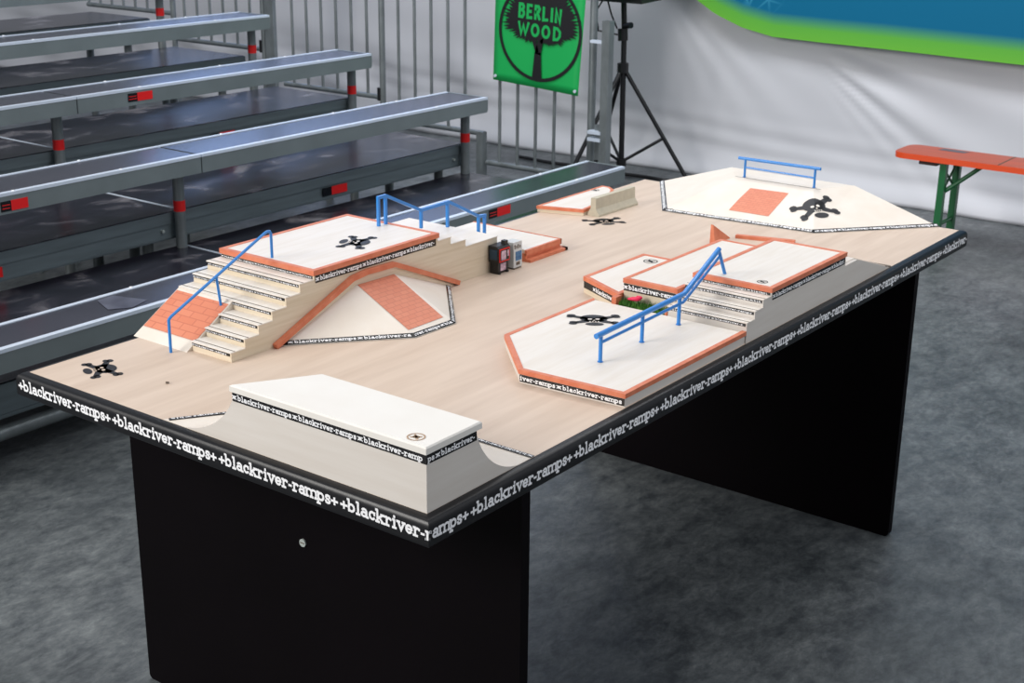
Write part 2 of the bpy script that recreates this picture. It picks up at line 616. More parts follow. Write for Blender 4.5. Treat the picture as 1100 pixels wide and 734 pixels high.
def bar2(ax, ay, bx, by, w0, w1, n=5):
    dx, dy = bx - ax, by - ay
    L = math.hypot(dx, dy)
    nx, ny = -dy / L, dx / L
    out = []
    for i in range(n):
        t0, t1 = i / n, (i + 1) / n
        a, b = w0 + (w1 - w0) * t0, w0 + (w1 - w0) * t1
        p = (ax + dx * t0, ay + dy * t0)
        q = (ax + dx * t1, ay + dy * t1)
        out.append([(p[0] - nx * a, p[1] - ny * a), (q[0] - nx * b, q[1] - ny * b), (q[0] + nx * b, q[1] + ny * b), (p[0] + nx * a, p[1] + ny * a)])
    return out


def skull_print(name, parent, centre, up, size, zf, mats=('ink', 'deck'), small=False):
    """skull over crossed bones, printed flat on the surface zf(x, y)"""
    ux, uy = up
    l = math.hypot(ux, uy)
    ux, uy = ux / l, uy / l
    rx, ry = uy, -ux
    g = G()

    def add(poly, lift, mi):
        pts = []
        for a, b in poly:
            x = centre[0] + (a * rx + b * ux) * size
            y = centre[1] + (a * ry + b * uy) * size
            pts.append((x, y, zf(x, y) + lift))
        c = (sum(p[0] for p in pts) / len(pts), sum(p[1] for p in pts) / len(pts))
        cz = zf(*c) + lift
        for i in range(len(pts)):
            g.face([pts[i], pts[(i + 1) % len(pts)], (c[0], c[1], cz)], mi)
    for sx in (-1, 1):
        for sy, ex, ey in ((1, .95, .50), (-1, .88, -.46)):
            for q in bar2(0, 0, sx * ex * .9, ey * .9, .20, .12):
                add(q, .0006, 0)
            add(disc(sx * ex, ey + .1, .19, .15), .0006, 0)
            add(disc(sx * (ex + .02) * 1.02, ey - .08, .18, .14), .0006, 0)
    add(disc(0, .18, .60, .50, 24), .0006, 0)
    add(disc(0, -.14, .30, .2, 16), .0006, 0)
    add(disc(0, -.60, .40, .19, 18), .0006, 0)
    for q in ((-.16, .06, .1, .085), (.16, .06, .1, .085), (0, -.11, .045, .05)):
        add(disc(*q, 12), .0009, 1)
    for k in range(4):
        add(disc(-.18 + .12 * k, -.27, .035, .055, 8), .0009, 1)
    return build(name, g, list(mats), parent)


def tri_z(x, y, tris):
    best, bz_ = -9, 0
    for a, b, c in tris:
        d_ = (b[1] - c[1]) * (a[0] - c[0]) + (c[0] - b[0]) * (a[1] - c[1])
        u = ((b[1] - c[1]) * (x - c[0]) + (c[0] - b[0]) * (y - c[1])) / d_
        v = ((c[1] - a[1]) * (x - c[0]) + (a[0] - c[0]) * (y - c[1])) / d_
        w = 1 - u - v
        m = min(u, v, w)
        if m > best:
            best, bz_ = m, u * a[2] + v * b[2] + w * c[2]
    return bz_


def print_grid(g, q, zf, uvs, n=14, lift=.0009):
    P = lambda a, b: tuple((q[0][i] * (1 - a) + q[1][i] * a) * (1 - b) + (q[3][i] * (1 - a) + q[2][i] * a) * b for i in (0, 1))
    for i in range(n):
        for j in range(n):
            c = [(i / n, j / n), ((i + 1) / n, j / n), ((i + 1) / n, (j + 1) / n), (i / n, (j + 1) / n)]
            pts = [P(a, b) for a, b in c]
            g.face([(x, y, zf(x, y) + lift) for x, y in pts], 0, [(a * uvs[0], b * uvs[1]) for a, b in c])


def badge(parent, x, y, z, r, ring='ink', fill=None):
    g = G()
    o, i = disc(x, y, r, r, 28), disc(x, y, r * .84, r * .84, 28)
    for k in range(28):
        j = (k + 1) % 28
        g.face([(o[k][0], o[k][1], z), (o[j][0], o[j][1], z), (i[j][0], i[j][1], z), (i[k][0], i[k][1], z)])
    for q in bar2(x - r * .5, y - r * .4, x + r * .5, y + r * .4, r * .12, r * .12) + bar2(x - r * .5, y + r * .4, x + r * .5, y - r * .4, r * .12, r * .12):
        g.face([(a, b, z) for a, b in q])
    g.face([(a, b, z) for a, b in disc(x, y, r * .4, r * .34)])
    return build('round_badge', g, ring, parent)


# ================================================================== SETTING
fl = G()
fl.box(-11, 5, -6, 7.5, -.1, 0)
tag(build('floor', fl, 'floor', floor_coords=True), kind='structure')

# back wall of the hall: white sheeting hung in front of it, so the wall itself is plain
wl = G()
wl.box(-11, 5, 6.75, 6.9, 0, 5.8)
M['wall'] = mat('white_hall_wall', srgb(196, 198, 202), .7, noise=.05, scale=(1, 1, 1))
tag(build('wall_back', wl, 'wall', floor_coords=True), kind='structure')


# white sheeting with folds
def tarp_y(x, z):
    y = 6.02
    # folds fanning down and right from the hem of the teal backdrop
    px, pz = -2.45, .93
    dx, dz = x - px, pz - z
    r = math.hypot(dx, dz)
    if dx > -.2 and r > .05:
        a = math.atan2(dz, dx)
        rr_ = min(1, max(0, (r - .22) / .5))
        wgt = math.exp(-((a - .36) / .28) ** 2) * rr_ * rr_ * (3 - 2 * rr_) * math.exp(-r / .9)
        y += .030 * wgt * math.sin(a * 40 + 2 * math.sin(a * 9))
    # folds on the left running down from the top corner
    qx, qz = -3.35, 1.25
    dx, dz = x - qx, qz - z
    r2 = math.hypot(dx, dz)
    if dx > 0 and dz > -.2:
        a = math.atan2(dz, dx)
        y += .007 * math.exp(-((a - .7) / .35) ** 2) * math.sin(a * 34) * min(1, max(0, (r2 - .2) / .4)) * math.exp(-r2 / .9)
    # slack rolls near the floor
    zz = z + .10 * (x + 2.2)*.4
    y -= .06 * math.exp(-((z) / .10) ** 2)
    y += .004 * math.exp(-((zz - .22) / .13) ** 2) * math.sin(zz * 52 + .8 * math.sin(x * 2.3))
    y += .007 * math.sin(x * 3.1 + 1.2 * math.sin(z * 2.6)) + .006 * math.sin(x * 7.7 - z * 3)
    if x < -3.7:                                    # the rumpled part behind the barrier
        k = min(1, (-3.7 - x) / .3)
        y += k * (.022 * math.sin(x * 9 + z * 6) * math.exp(-((z - .3) / .25) ** 2) + .014 * math.sin(z * 17 + x * 2) * math.exp(-(z / .6) ** 2))
    return y


g = G()
xs = [-10.6 + i * .06 for i in range(0, 105)] + [-4.35 + i * .022 for i in range(0, 250)]
x_end = xs[-1]
zs = [.002 + i * .022 for i in range(0, 62)] + [1.37 + i * .25 for i in range(0, 15)]
nx, nz = len(xs), len(zs)
vs = [(x, tarp_y(x, z), z) for z in zs for x in xs]
g.solid(vs, [(j * nx + i, j * nx + i + 1, (j + 1) * nx + i + 1, (j + 1) * nx + i) for j in range(nz - 1) for i in range(nx - 1)])
o = build('white_tarpaulin', g, 'tarp', origin=(-3, 6.02, 0), floor_coords=True, smooth=True)
tag(o, 'white tarpaulin sheeting hanging in folds along the back wall down to the floor', 'tarpaulin')
sm = o.modifiers.new('thickness', 'SOLIDIFY')
sm.thickness = .003

# teal printed backdrop with green hem
def hem(x):
    pts = [(-3.6, 1.50), (-3.2, 1.30), (-2.955, 1.075), (-2.80, .985), (-2.62, .92), (-2.42, .882), (-2.1, .874), (-1.74, .870), (-.97, .855), (2.4, .79)]
    for (a, za), (b, zb) in zip(pts[:-1], pts[1:]):
        if a <= x <= b:
            t = (x - a) / (b - a)
            return za + (zb - za) * t
    return 1.5


g = G()
xs = [-3.5 + i * .04 for i in range(0, 143)]
for xa, xb in zip(xs[:-1], xs[1:]):
    for k in range(8):
        za0, zb0 = hem(xa), hem(xb)
        d0, d1 = k / 8 * 1.4, (k + 1) / 8 * 1.4
        y = lambda x, z: 5.90 + .012 * math.sin(x * 2.1)
        q = [(xa, y(xa, 0), za0 + d0), (xb, y(xb, 0), zb0 + d0), (xb, y(xb, 0), zb0 + d1), (xa, y(xa, 0), za0 + d1)]
        g.face(q, 0, [((xa + 3.5) / 5.7, d0 / 1.4 * 1.6), ((xb + 3.5) / 5.7, d0 / 1.4 * 1.6), ((xb + 3.5) / 5.7, d1 / 1.4 * 1.6), ((xa + 3.5) / 5.7, d1 / 1.4 * 1.6)])
o = build('stage_backdrop', g, 'backdrop', origin=(-.6, 5.9, 1.0), floor_coords=True)
tag(o, 'large teal blue printed backdrop with a bright green hem, hung in front of the white sheeting', 'banner')
sm = o.modifiers.new('thickness', 'SOLIDIFY')
sm.thickness = .004


# ================================================================== GRANDSTAND
Y1, YJ, Y0 = 4.157, 2.245, .30
YL = -1.6


def seat_bench(k, xf, w, z, ya, yb, label, base_z, stickers=(), posts=(), cap=True, group='grandstand bench seats'):
    t = thing('grandstand_bench', label, 'bench', (xf - w / 2, (ya + yb) / 2, base_z), 'grandstand bench seats')
    x0, x1 = xf - w, xf
    f = G().box(x0, x1, ya + .003, yb - .003, z - .078, z - .006)
    if cap:
        f.box(x0 - .001, x1 + .001, yb - .012, yb + .001, z - .07, z - .001)
    build('bench_beam', f, 'steel', t, floor_coords=True)
    r = G()
    r.box(x1 - .021, x1 + .002, ya + .002, yb - .002, z - .012, z)
    r.box(x0 - .002, x0 + .017, ya + .002, yb - .002, z - .012, z)
    build('edge_rim', r, 'rim', t, floor_coords=True)
    b = G().box(x0 + .017, x1 - .021, ya + .004, yb - .012, z - .006, z - .003)
    build('seat_board', b, 'film_ply', t, floor_coords=True)
    for y in (ya + .35, (ya + yb) / 2 + .1, yb - .4):
        for x in (x1 - .007, x0 + .006):
            build('rivet', G().cyl((x, y, z - .001), (x, y, z + .003), .006, 8), 'white', t, floor_coords=True)
    px_ = .125 if k else .072
    for y, zb, zr in posts:
        p = build('support_post', G().cyl((xf - px_, y, zb), (xf - px_, y, z - .078), .0242, 18), 'dark_steel', t, floor_coords=True, smooth=True)
        build('marking_band', G().cyl((xf - px_, y, zr), (xf - px_, y, zr + .046), .0252, 18), 'red', p, floor_coords=True, smooth=True)
    for (sa, sb, za) in stickers:
        m = sa + (sb - sa) * .38
        g = G().box(x1 + .0005, x1 + .002, sa, m, z - za - .038, z - za)
        s = build('safety_sticker', g, 'tape', t, floor_coords=True)
        build('red_field', G().box(x1 + .0005, x1 + .0022, m, sb, z - za - .038, z - za), 'red', s, floor_coords=True)
        lg = G()
        for q in range(2):
            lg.box(x1 + .002, x1 + .0026, sa + .006, m - .006, z - za - .016 - q * .012, z - za - .013 - q * .012)
        build('small_print', lg, 'red', s, floor_coords=True)
    return t


def deck(k, xf, depth, z, ya, yb, label, stickers=(), foot=0.0):
    x0, x1 = xf - depth, xf
    t = thing('grandstand_deck', label, 'platform', (xf - depth / 2, (ya + yb) / 2, foot), 'grandstand decks')
    f = G()
    f.box(x0, x1, ya + .004, yb - .004, z - .118, z - .012)
    f.box(x1 - .001, x1 + .007, ya + .004, yb - .004, z - .050, z - .004)
    f.box(x1 - .001, x1 + .004, ya + .004, yb - .004, z - .112, z - .104)
    f.box(x0 - .001, x1 + .002, yb - .008, yb, z - .050, z - .004)
    f.box(x0 - .001, x1 + .002, yb - .008, yb, z - .118, z - .064)
    build('deck_frame', f, 'fascia', t, floor_coords=True)
    build('deck_board', G().box(x0 + .002, x1 - .002, ya + .006, yb - .008, z - .012, z), 'board', t, floor_coords=True)
    e = G().box(x0 + .002, x1 - .002, ya + .003, ya + .0075, z - .01, z + .001)
    build('joint_strip', e, 'rim', t, floor_coords=True)
    for x in (x0 + .08, x1 - .10):
        for y in (ya + .10, yb - .10):
            build('deck_leg', G().cyl((x, y, foot), (x, y, z - .118), .024, 12), 'dark_steel', t, floor_coords=True, smooth=True)
    g = G().cyl((x1 - .03, yb - .10, z - .075), (x1 + .012, yb - .10, z - .075), .007, 8)
    build('deck_bolt', g, 'screw', t, floor_coords=True)
    for (sa, sb) in stickers:
        m = sa + (sb - sa) * .36
        s = build('safety_sticker', G().box(x1 + .0072, x1 + .0088, sa, m, z - .098, z - .058), 'tape', t, floor_coords=True)
        build('red_field', G().box(x1 + .0072, x1 + .009, m, sb, z - .098, z - .058), 'red', s, floor_coords=True)
    return t


ORD = ['front row', 'second row', 'third row', 'fourth row', 'fifth row']
BX = [-2.28, -3.125, -3.925, -4.705, -5.50]
BW = [.222, .275, .26, .255, .26]
BZ = [.43, .677, .83, .98, 1.13]
DX = [-2.42, -3.285, -4.09, -4.94, -5.78]
DZ = [.268, .42, .575, .73, .885]
DD = [.86, .53, .60, .62, .56]
bench_st = [[(3.085, 3.237, .018)], [(1.30, 1.414, .030)], [(2.52, 2.66, .022)], [(1.2, 1.34, .022)], [(2.70, 2.84, .022)]]
deck_st = [[], [(3.095, 3.26), (1.24, 1.376)], [(3.13, 3.29)], [], []]
for k in range(5):
    for half in range(2):
        ya, yb = (YJ, Y1) if half else (Y0 - .02, YJ)
        st = [s for s in bench_st[k] if ya <= s[0] < yb]
        if k == 0:
            foot, pz = 0, 0
        elif k == 1:
            foot, pz = DZ[0], DZ[0]
        else:
            foot, pz = 0, 0
        red = DZ[k] + .008 if k else .2
        ps = []
        if k == 0:
            pass
        if half:
            ps = [(Y1 - .03, pz, .436 if k == 1 else red + .02)]
        else:
            ps = [(ya + .06, pz, red), (YJ - .027, pz, .425 if k == 1 else red)]
        if k == 0:
            ps = [(y, 0, .05) for y, _, _ in ps]
        side = 'right-hand section' if half else 'left-hand section'
        seat_bench(k, BX[k], BW[k], BZ[k], ya, yb, 'grey steel grandstand bench seat in the %s up from the table, %s' % (ORD[k], side), 0 if k != 1 else DZ[0], st, ps, cap=bool(half))
        dst = [s for s in deck_st[k] if ya <= s[0] < yb]
        deck(k, DX[k], DD[k], DZ[k], ya, yb + (.012 if half else 0), 'dark scuffed grandstand deck below the bench seat of the %s, %s' % (ORD[k], side), dst)

# length of tube lying under the front row
o = build('ledger_tube', G().cyl((-2.427, .2, .10), (-2.427, 4.0, .10), .024, 14), 'dark_steel', origin=(-2.425, 2.1, 0.076), floor_coords=True, smooth=True)
tag(o, 'horizontal galvanised tube running low under the front edge of the first grandstand deck', 'tube')
# clear adhesive mark on the front bench
o = build('clear_tape_patch', G().face([(-2.47, 1.20, .4285), (-2.36, 1.16, .4285), (-2.315, 1.225, .4285), (-2.345, 1.31, .4285), (-2.475, 1.27, .4285)]), 'kick', origin=(-2.4, 1.2, .4285), floor_coords=True)
tag(o, 'crumpled patch of clear adhesive tape stuck on the front bench seat', 'tape')

# ------------------------------------------------------------------ guard rails beyond the grandstand
FY = 5.10
panels = [(-3.887, -3.13, .09), (-4.69, -3.887, .262), (-5.60, -4.69, .395), (-6.66, -5.75, .606), (-7.65, -6.66, .78)]
names = ['lowest and rightmost, behind the green banner', 'second from the right, left of the banner', 'third from the right', 'fourth from the right', 'fifth from the right, at the top left']
for i, (xa, xb, zb) in enumerate(panels):
    t = thing('guard_barrier', 'galvanised guard barrier with vertical bars, %s' % names[i], 'barrier', ((xa + xb) / 2, FY, 0), 'guard barriers behind the grandstand')
    top = zb + 1.14
    for nm_, zr_ in (('bottom_rail', zb), ('top_rail', top)):
        build(nm_, G().tube([(xa + .022, FY, zr_), (xb, FY, zr_)], .0165, 12), 'dark_steel', t, floor_coords=True, smooth=True)
    xb0 = -3.2395
    n0 = math.ceil((xb0 - xb + .03) / .1325)
    x = xb0 - n0 * .1325
    while x > xa + .02:
        build('barrier_bar', G().cyl((x, FY, zb), (x, FY, top), .0098, 10), 'dark_steel', t, floor_coords=True, smooth=True)
        x -= .1325
    if i == 0:
        build('barrier_post', G().cyl((xb + .016, FY, 0), (xb + .016, FY, top), .022, 14), 'dark_steel', t, floor_coords=True, smooth=True)
    if i == 1:
        build('barrier_foot', G().box(xb - .045, xb + .003, FY - .022, FY + .022, 0, zb + .01), 'dark_steel', t, floor_coords=True)
    elif i:
        for px in (xb - .012,):
            build('barrier_foot', G().cyl((px, FY, 0), (px, FY, top), .02, 12), 'dark_steel', t, floor_coords=True, smooth=True)
    if i == 3:
        build('joint_plate', G().box(xb + .02, xb + .10, FY - .02, FY + .01, .2, top), 'dark_steel', t, floor_coords=True)
    sl = build('hinge_sleeve', G().cyl((xb - .03, FY, zb - .02), (xb - .03, FY, zb + .06), .024, 12), 'black_metal', t, floor_coords=True, smooth=True) if i in (2, 3) else None

# thick post with clamps beside the barrier
t = thing('steel_post', 'thick square steel post standing at the end of the barrier, clamped to it', 'post', (-2.985, 5.05, 0))
build('post_tube', G().tube([(-2.985, 5.05, 0), (-2.985, 5.05, 1.0)], .0245, square=True), 'dark_steel', t, floor_coords=True)
build('post_base', G().box(-3.06, -2.91, 4.98, 5.12, 0, .012), 'dark_steel', t, floor_coords=True)
for z in (.33, .37):
    build('clamp', G().box(-3.085, -3.0, 5.02, 5.07, z, z + .018), 'rim', t, floor_coords=True)
build('clamp', G().box(-3.09, -3.0, 5.03, 5.06, .875, .89), 'rim', t, floor_coords=True)
build('clamp_bracket', G().box(-3.055, -3.015, 5.05, 5.08, .22, .42), 'dark_steel', t, floor_coords=True)

# ------------------------------------------------------------------ green banner with the tree
t = thing('hanging_banner', 'bright green banner with a black tree in a ring, tied to the barrier', 'banner', (-3.48, 5.06, .58))
BY = 5.068
def bz(x, v):          # the banner hangs slightly askew
    return v + (x + 3.48) * -.055
g = G()
nx_ = 14
bv = []
for j in range(15):
    for i in range(nx_ + 1):
        fx, fz = i / nx_, j / 14
        bv.append((-3.796 + .609 * fx + .045 * fz * (1 - .55 * (1 - fx)), BY - .0025 * math.sin(fx * 9), .601 + (.565 - .601) * fx + .66 * fz))
g.solid(bv, [(j * 15 + i, j * 15 + i + 1, (j + 1) * 15 + i + 1, (j + 1) * 15 + i) for j in range(14) for i in range(14)])
o = build('banner_sheet', g, 'banner_green', t, floor_coords=True, smooth=True)
sm = o.modifiers.new('thickness', 'SOLIDIFY'); sm.thickness = .0015; sm.offset = -1
PY = BY - .007
def P2(u, v, lift=0):      # banner print frame: u right, v up, centre of the ring
    return (-3.458 + u + v * .06, PY - lift, .905 + v - u * .055)
g = G()
N_ = 56
for k in range(N_):
    a0, a1 = 2 * math.pi * k / N_, 2 * math.pi * (k + 1) / N_
    g.face([P2(.292 * math.cos(a0), .285 * math.sin(a0)), P2(.292 * math.cos(a1), .285 * math.sin(a1)), P2(.272 * math.cos(a1), .265 * math.sin(a1)), P2(.272 * math.cos(a0), .265 * math.sin(a0))])
build('printed_ring', g, 'ink', t, floor_coords=True)
g = G()
rng = random.Random(5)
def crown_r(a):
    # irregular crown, wide sideways, dented below at the trunk
    x, y = math.cos(a), math.sin(a)
    r = .255 if y > -.25 else .235
    if y < 0:
        r *= 1 - .52 * abs(y) ** 1.4
    else:
        r *= .95 + .06 * y
    return r
n = 150
c0 = P2(0, .04)
prev = None
rs = []
for k in range(n):
    a = 2 * math.pi * k / n
    rs.append(crown_r(a) * (1 + (rng.uniform(-.02, .13) if k % 2 else rng.uniform(-.14, -.03))))
for k in range(n):
    a0, a1 = 2 * math.pi * k / n, 2 * math.pi * (k + 1) / n
    r0, r1 = rs[k], rs[(k + 1) % n]
    g.face([c0, P2(r0 * math.cos(a0), .04 + r0 * math.sin(a0) * .9), P2(r1 * math.cos(a1), .04 + r1 * math.sin(a1) * .9)])
for A, B, w0, w1 in (((0, -.27), (-.004, -.12), .034, .022), ((-.004, -.13), (.016, -.02), .022, .016), ((-.008, -.12), (-.05, -.02), .013, .012), ((.01, -.06), (.08, -.02), .010, .02)):
    for q in bar2(*A, *B, w0, w1):
        g.face([P2(a, b, .0002) for a, b in q])
build('printed_tree', g, 'ink', t, floor_coords=True)
g = G()
def blet(text, u0, v0, cell, h):
    glyphs(g, text, P2(u0, v0, .0012), Vector((1, 0, -.06)), Vector((.05, 0, 1)), cell, h, sx=.8, w=.34)
blet('BERLIN', -.160, .068, .052, .050)
blet('WOOD', -.160, -.030, .080, .048)
build('banner_lettering', g, 'banner_green', t, floor_coords=True)
for gx, gz in ((-3.775, .625), (-3.205, .59)):
    build('eyelet', G().cyl((gx, PY + .004, gz), (gx, PY - .004, gz), .009, 12), 'rim', t, floor_coords=True)

# ------------------------------------------------------------------ tripod stand
t = thing('tripod_stand', 'tall black tripod speaker stand with spread legs behind the table', 'stand', (-3.2, 5.55, 0))
px, py = -3.20, 5.55
build('pole', G().tube([(px + .012, py, .09), (px, py, .9), (px - .010, py, 1.0615)], .0165, 12), 'black_metal', t, floor_coords=True, smooth=True)
build('collar', G().cyl((px - .006, py, .83), (px - .01, py, .90), .03, 14), 'black_metal', t, floor_coords=True, smooth=True)
build('clamp_knob', G().tube([(px, py, .915), (px + .06, py - .02, .925)], .018, 10), 'black_metal', t, floor_coords=True, smooth=True)
build('leg_hub', G().cyl((px, py, .645), (px, py, .70), .034, 14), 'black_metal', t, floor_coords=True, smooth=True)
build('lower_hub', G().cyl((px + .012, py, .085), (px + .012, py, .13), .03, 14), 'black_metal', t, floor_coords=True, smooth=True)
for fx, fy in ((.40, .14), (-.30, .20), (-.12, -.40)):
    lg = build('tripod_leg', G().tube([(px, py, .68), (px + fx, py + fy, .02)], .013, 10), 'black_metal', t, floor_coords=True, smooth=True)
    build('rubber_foot', G().cyl((px + fx * .99, py + fy * .99, .045), (px + fx * 1.05, py + fy * 1.05, 0), .02, 10), 'black_metal', lg, floor_coords=True)
    build('brace', G().tube([(px + .012, py, .11), (px + fx * .62, py + fy * .62, .68 - .66 * .62)], .0095, 8), 'black_metal', t, floor_coords=True, smooth=True)
o = thing('loudspeaker', 'underside of a black loudspeaker on top of the tripod stand', 'speaker', (px - .012, py, 1.062))
sp = G()
w0, w1 = .20, .15
sp.solid([(px - w0, py - .14, 1.062), (px + w0, py - .14, 1.062), (px + w1, py + .16, 1.062), (px - w1, py + .16, 1.062),
          (px - w0, py - .14, 1.6), (px + w0, py - .14, 1.6), (px + w1, py + .16, 1.6), (px - w1, py + .16, 1.6)],
         [(0, 3, 2, 1), (4, 5, 6, 7), (0, 1, 5, 4), (1, 2, 6, 5), (2, 3, 7, 6), (3, 0, 4, 7)])
build('cabinet', sp, 'black_metal', o, floor_coords=True)
build('speaker_grille', G().box(px - .19, px + .19, py - .15, py - .141, 1.09, 1.585), 'black_edge', o, floor_coords=True)
cb = G()
cb.tube([(px - .12, py - .05, 1.0615), (px - .17, py - .05, .99), (px - .155, py - .04, .88), (px - .03, py, .86)], .005, 8)
cb.tube([(px - .09, py - .05, 1.0615), (px - .06, py - .05, .98), (px - .03, py - .03, .90)], .005, 8)
tag(build('speaker_cable', cb, 'black_metal', origin=(px, py - .05, .86), floor_coords=True, smooth=True), 'thin black cable looping beside the top of the tripod pole', 'cable')
cb = G()
pts = [(-2.86, 5.72, .012)] + [(-2.95 - .1 * i, 5.66 + .012 * math.sin(i * 1.3), .012) for i in range(0, 12)]
cb.tube(pts, .011, 8)
tag(build('floor_cable', cb, 'black_metal', origin=(-3.3, 5.66, 0), floor_coords=True, smooth=True), 'black cable lying on the floor in front of the white sheeting', 'cable')

# ------------------------------------------------------------------ beer-garden bench at the right
t = thing('folding_bench', 'orange beer garden bench with green folding legs by the white sheeting', 'bench', (-.2, 5.25, 0))
xa, xb, ya, yb, zt = -1.325, .90, 5.115, 5.375, .48
def rr(xa, xb, ya, yb, r, n=5):
    out = []
    for cx, cy, a0 in ((xb - r, ya + r, -90), (xb - r, yb - r, 0), (xa + r, yb - r, 90), (xa + r, ya + r, 180)):
        for i in range(n + 1):
            a = math.radians(a0 + 90 * i / n)
            out.append((cx + r * math.cos(a), cy + r * math.sin(a)))
    return out
o = build('bench_top', G().prism(rr(xa, xb, ya, yb, .06), zt - .028, zt - .001), 'bench_edge', t, floor_coords=True)
build('top_face', G().prism(rr(xa + .003, xb - .003, ya + .003, yb - .003, .058), zt - .001, zt), 'orange_wood', o, floor_coords=True)
build('scuff_patch', G().face([(-1.16, 5.30, zt + .0006), (-1.03, 5.295, zt + .0006), (-1.01, 5.345, zt + .0006), (-1.15, 5.352, zt + .0006)]), 'kick', o, floor_coords=True)
build('board_seam', G().box(-.80, -.792, ya + .004, yb - .004, zt, zt + .0006), 'line', o, floor_coords=True)
M['brown_block'] = mat('brown_wood_block', srgb(70, 48, 44), .6)
build('end_block', G().box(-1.20, -1.11, ya + .05, yb - .05, zt - .055, zt - .028), 'brown_block', t, floor_coords=True)
for s, lx in ((1, -1.065), (-1, .60)):
    for y in (5.15, 5.34):
        l = G().tube([(lx, y, zt - .028), (lx - .004 * s, y, 0.0)], .0165, square=True)
        build('bench_leg', l, 'green_paint', t, floor_coords=True)
    build('leg_crossbar', G().tube([(lx, 5.15, .14), (lx, 5.34, .14)], .010, 8), 'green_paint', t, floor_coords=True)
    build('leg_brace', G().tube([(lx, 5.15, .42), (lx, 5.34, .29)], .006, 8), 'green_paint', t, floor_coords=True)
    build('leg_brace', G().tube([(lx, 5.34, .43), (lx, 5.15, .30)], .006, 8), 'green_paint', t, floor_coords=True)
    build('folding_strut', G().tube([(lx, 5.165, .30), (lx + .17 * s, 5.245, zt - .03)], .011, 8), 'green_paint', t, floor_coords=True)

# ================================================================== TABLE
W, L = 1.061, 2.3576
tb = thing('skatepark_table', 'large black-edged table with pale wood top and two black end panels', 'table', (-.53, 1.18, 0))
build('wood_surface', G().box(-W, 0, 0, L, -.044, 0), 'beech', tb)
prof = [(-.0005, -.0004), (.005, -.0004), (.011, -.0018), (.016, -.0052), (.019, -.0105), (.020, -.017), (.020, -.045), (.0175, -.0490), (.014, -.0496), (-.03, -.0496), (-.03, -.044)]
g = G()
base = [(0, 0), (0, L), (-W, L), (-W, 0)]
def ring_at(o_, z):
    return [(o_, -o_, z), (o_, L + o_, z), (-W - o_, L + o_, z), (-W - o_, -o_, z)]
vs = []
for o_, z in prof:
    vs += ring_at(o_, z)
n = len(prof)
fs = []
for i in range(n - 1):
    for k in range(4):
        k2 = (k + 1) % 4
        fs.append((i * 4 + k, i * 4 + k2, (i + 1) * 4 + k2, (i + 1) * 4 + k))
g.solid(vs, fs)
ed = build('edge_moulding', g, 'black_edge', tb, smooth=True)
# running print along the edge
g = G()
txt = '+blackriver-ramps+ '
cell = .3 / 19
XH = .0138
zc = -.0247 - .6 * XH
s0 = -1.0655 - cell / 2
sl = .0949 - cell / 2
for k in range(-1, 5):
    glyphs(g, txt, (0, -.0204, zc), (1, 0, 0), (0, 0, 1), cell, XH, sx=.95, w=.31, start=s0 + .3 * k, clip=(-1.081, .0345))
g.mapped(lambda x, y, z: (x, y, z) if x <= .0204 else (.0204 + .0001, y + (x - .0204), z))
for k in range(-1, 9):
    glyphs(g, txt, (.0204, 0, zc), (0, 1, 0), (0, 0, 1), cell, XH, sx=.95, w=.31, start=sl + .3 * k, clip=(-.0190, L + .019))
for k in range(-1, 5):
    glyphs(g, txt, (0, L + .0204, zc), (-1, 0, 0), (0, 0, 1), cell, XH, sx=.95, w=.31, start=.3 * k, clip=(-.01, W + .01))
for k in range(-1, 9):
    glyphs(g, txt, (-W - .0204, L, zc), (0, -1, 0), (0, 0, 1), cell, XH, sx=.95, w=.31, start=.3 * k, clip=(-.01, L + .01))
build('edge_lettering', g, 'white', ed)
for nm, y0_, y1_ in (('near', .241, .266), ('far', 2.0218, 2.047)):
    p = rr(-1.0735, .012, 0, 1, .0) if False else None
    g = G()
    r = .012
    zb, ztp = -T, -.0497
    out = [(.012, 0, ztp), (-1.0735, 0, ztp)]
    for cx, a0 in ((-1.0735 + r, 180), (.012 - r, 270)):
        for i in range(5):
            a = math.radians(a0 + 90 * i / 4)
            out.append((cx + r * math.cos(a), 0, zb + r + r * math.sin(a)))
    out = [(x, y0_, z) for x, _, z in out]
    g.extrude(out, (0, y1_ - y0_, 0))
    build('end_panel', g, 'black_panel', tb)
g = G().cyl((-.537, .241, -.318), (-.537, .2375, -.318), .0085, 16)
sc = build('panel_screw', g, 'screw', tb, smooth=True)
g = G()
for q in bar2(-.543, -.318, -.531, -.318, .0012, .0012, 1):
    g.face([(a, .2373, b) for a, b in q])
build('screw_slot', g, 'line', sc)
flat0 = lambda x, y: 0.0
skull_print('skull_print', tb, (-.960, .100), (.42, .90), .046, flat0, ('ink', 'beech'))
skull_print('skull_print', tb, (-.848, 1.795), (-.82, .57), .052, flat0, ('ink', 'beech'))
o = build('wood_chip', G().tube([(-.792, .1285, .0022), (-.786, .1300, .003)], .0022, 6), 'line', origin=(-.789, .129, T))
tag(o, 'tiny dark chip lying on the pale table top in front of the long stairs', 'debris')
o = build('wood_chip', G().tube([(-.909, .1065, .0012), (-.906, .1075, .0014)], .0011, 6), 'line', origin=(-.907, .107, T))
tag(o, 'tiny dark speck on the table top beside the corner skull print', 'debris')


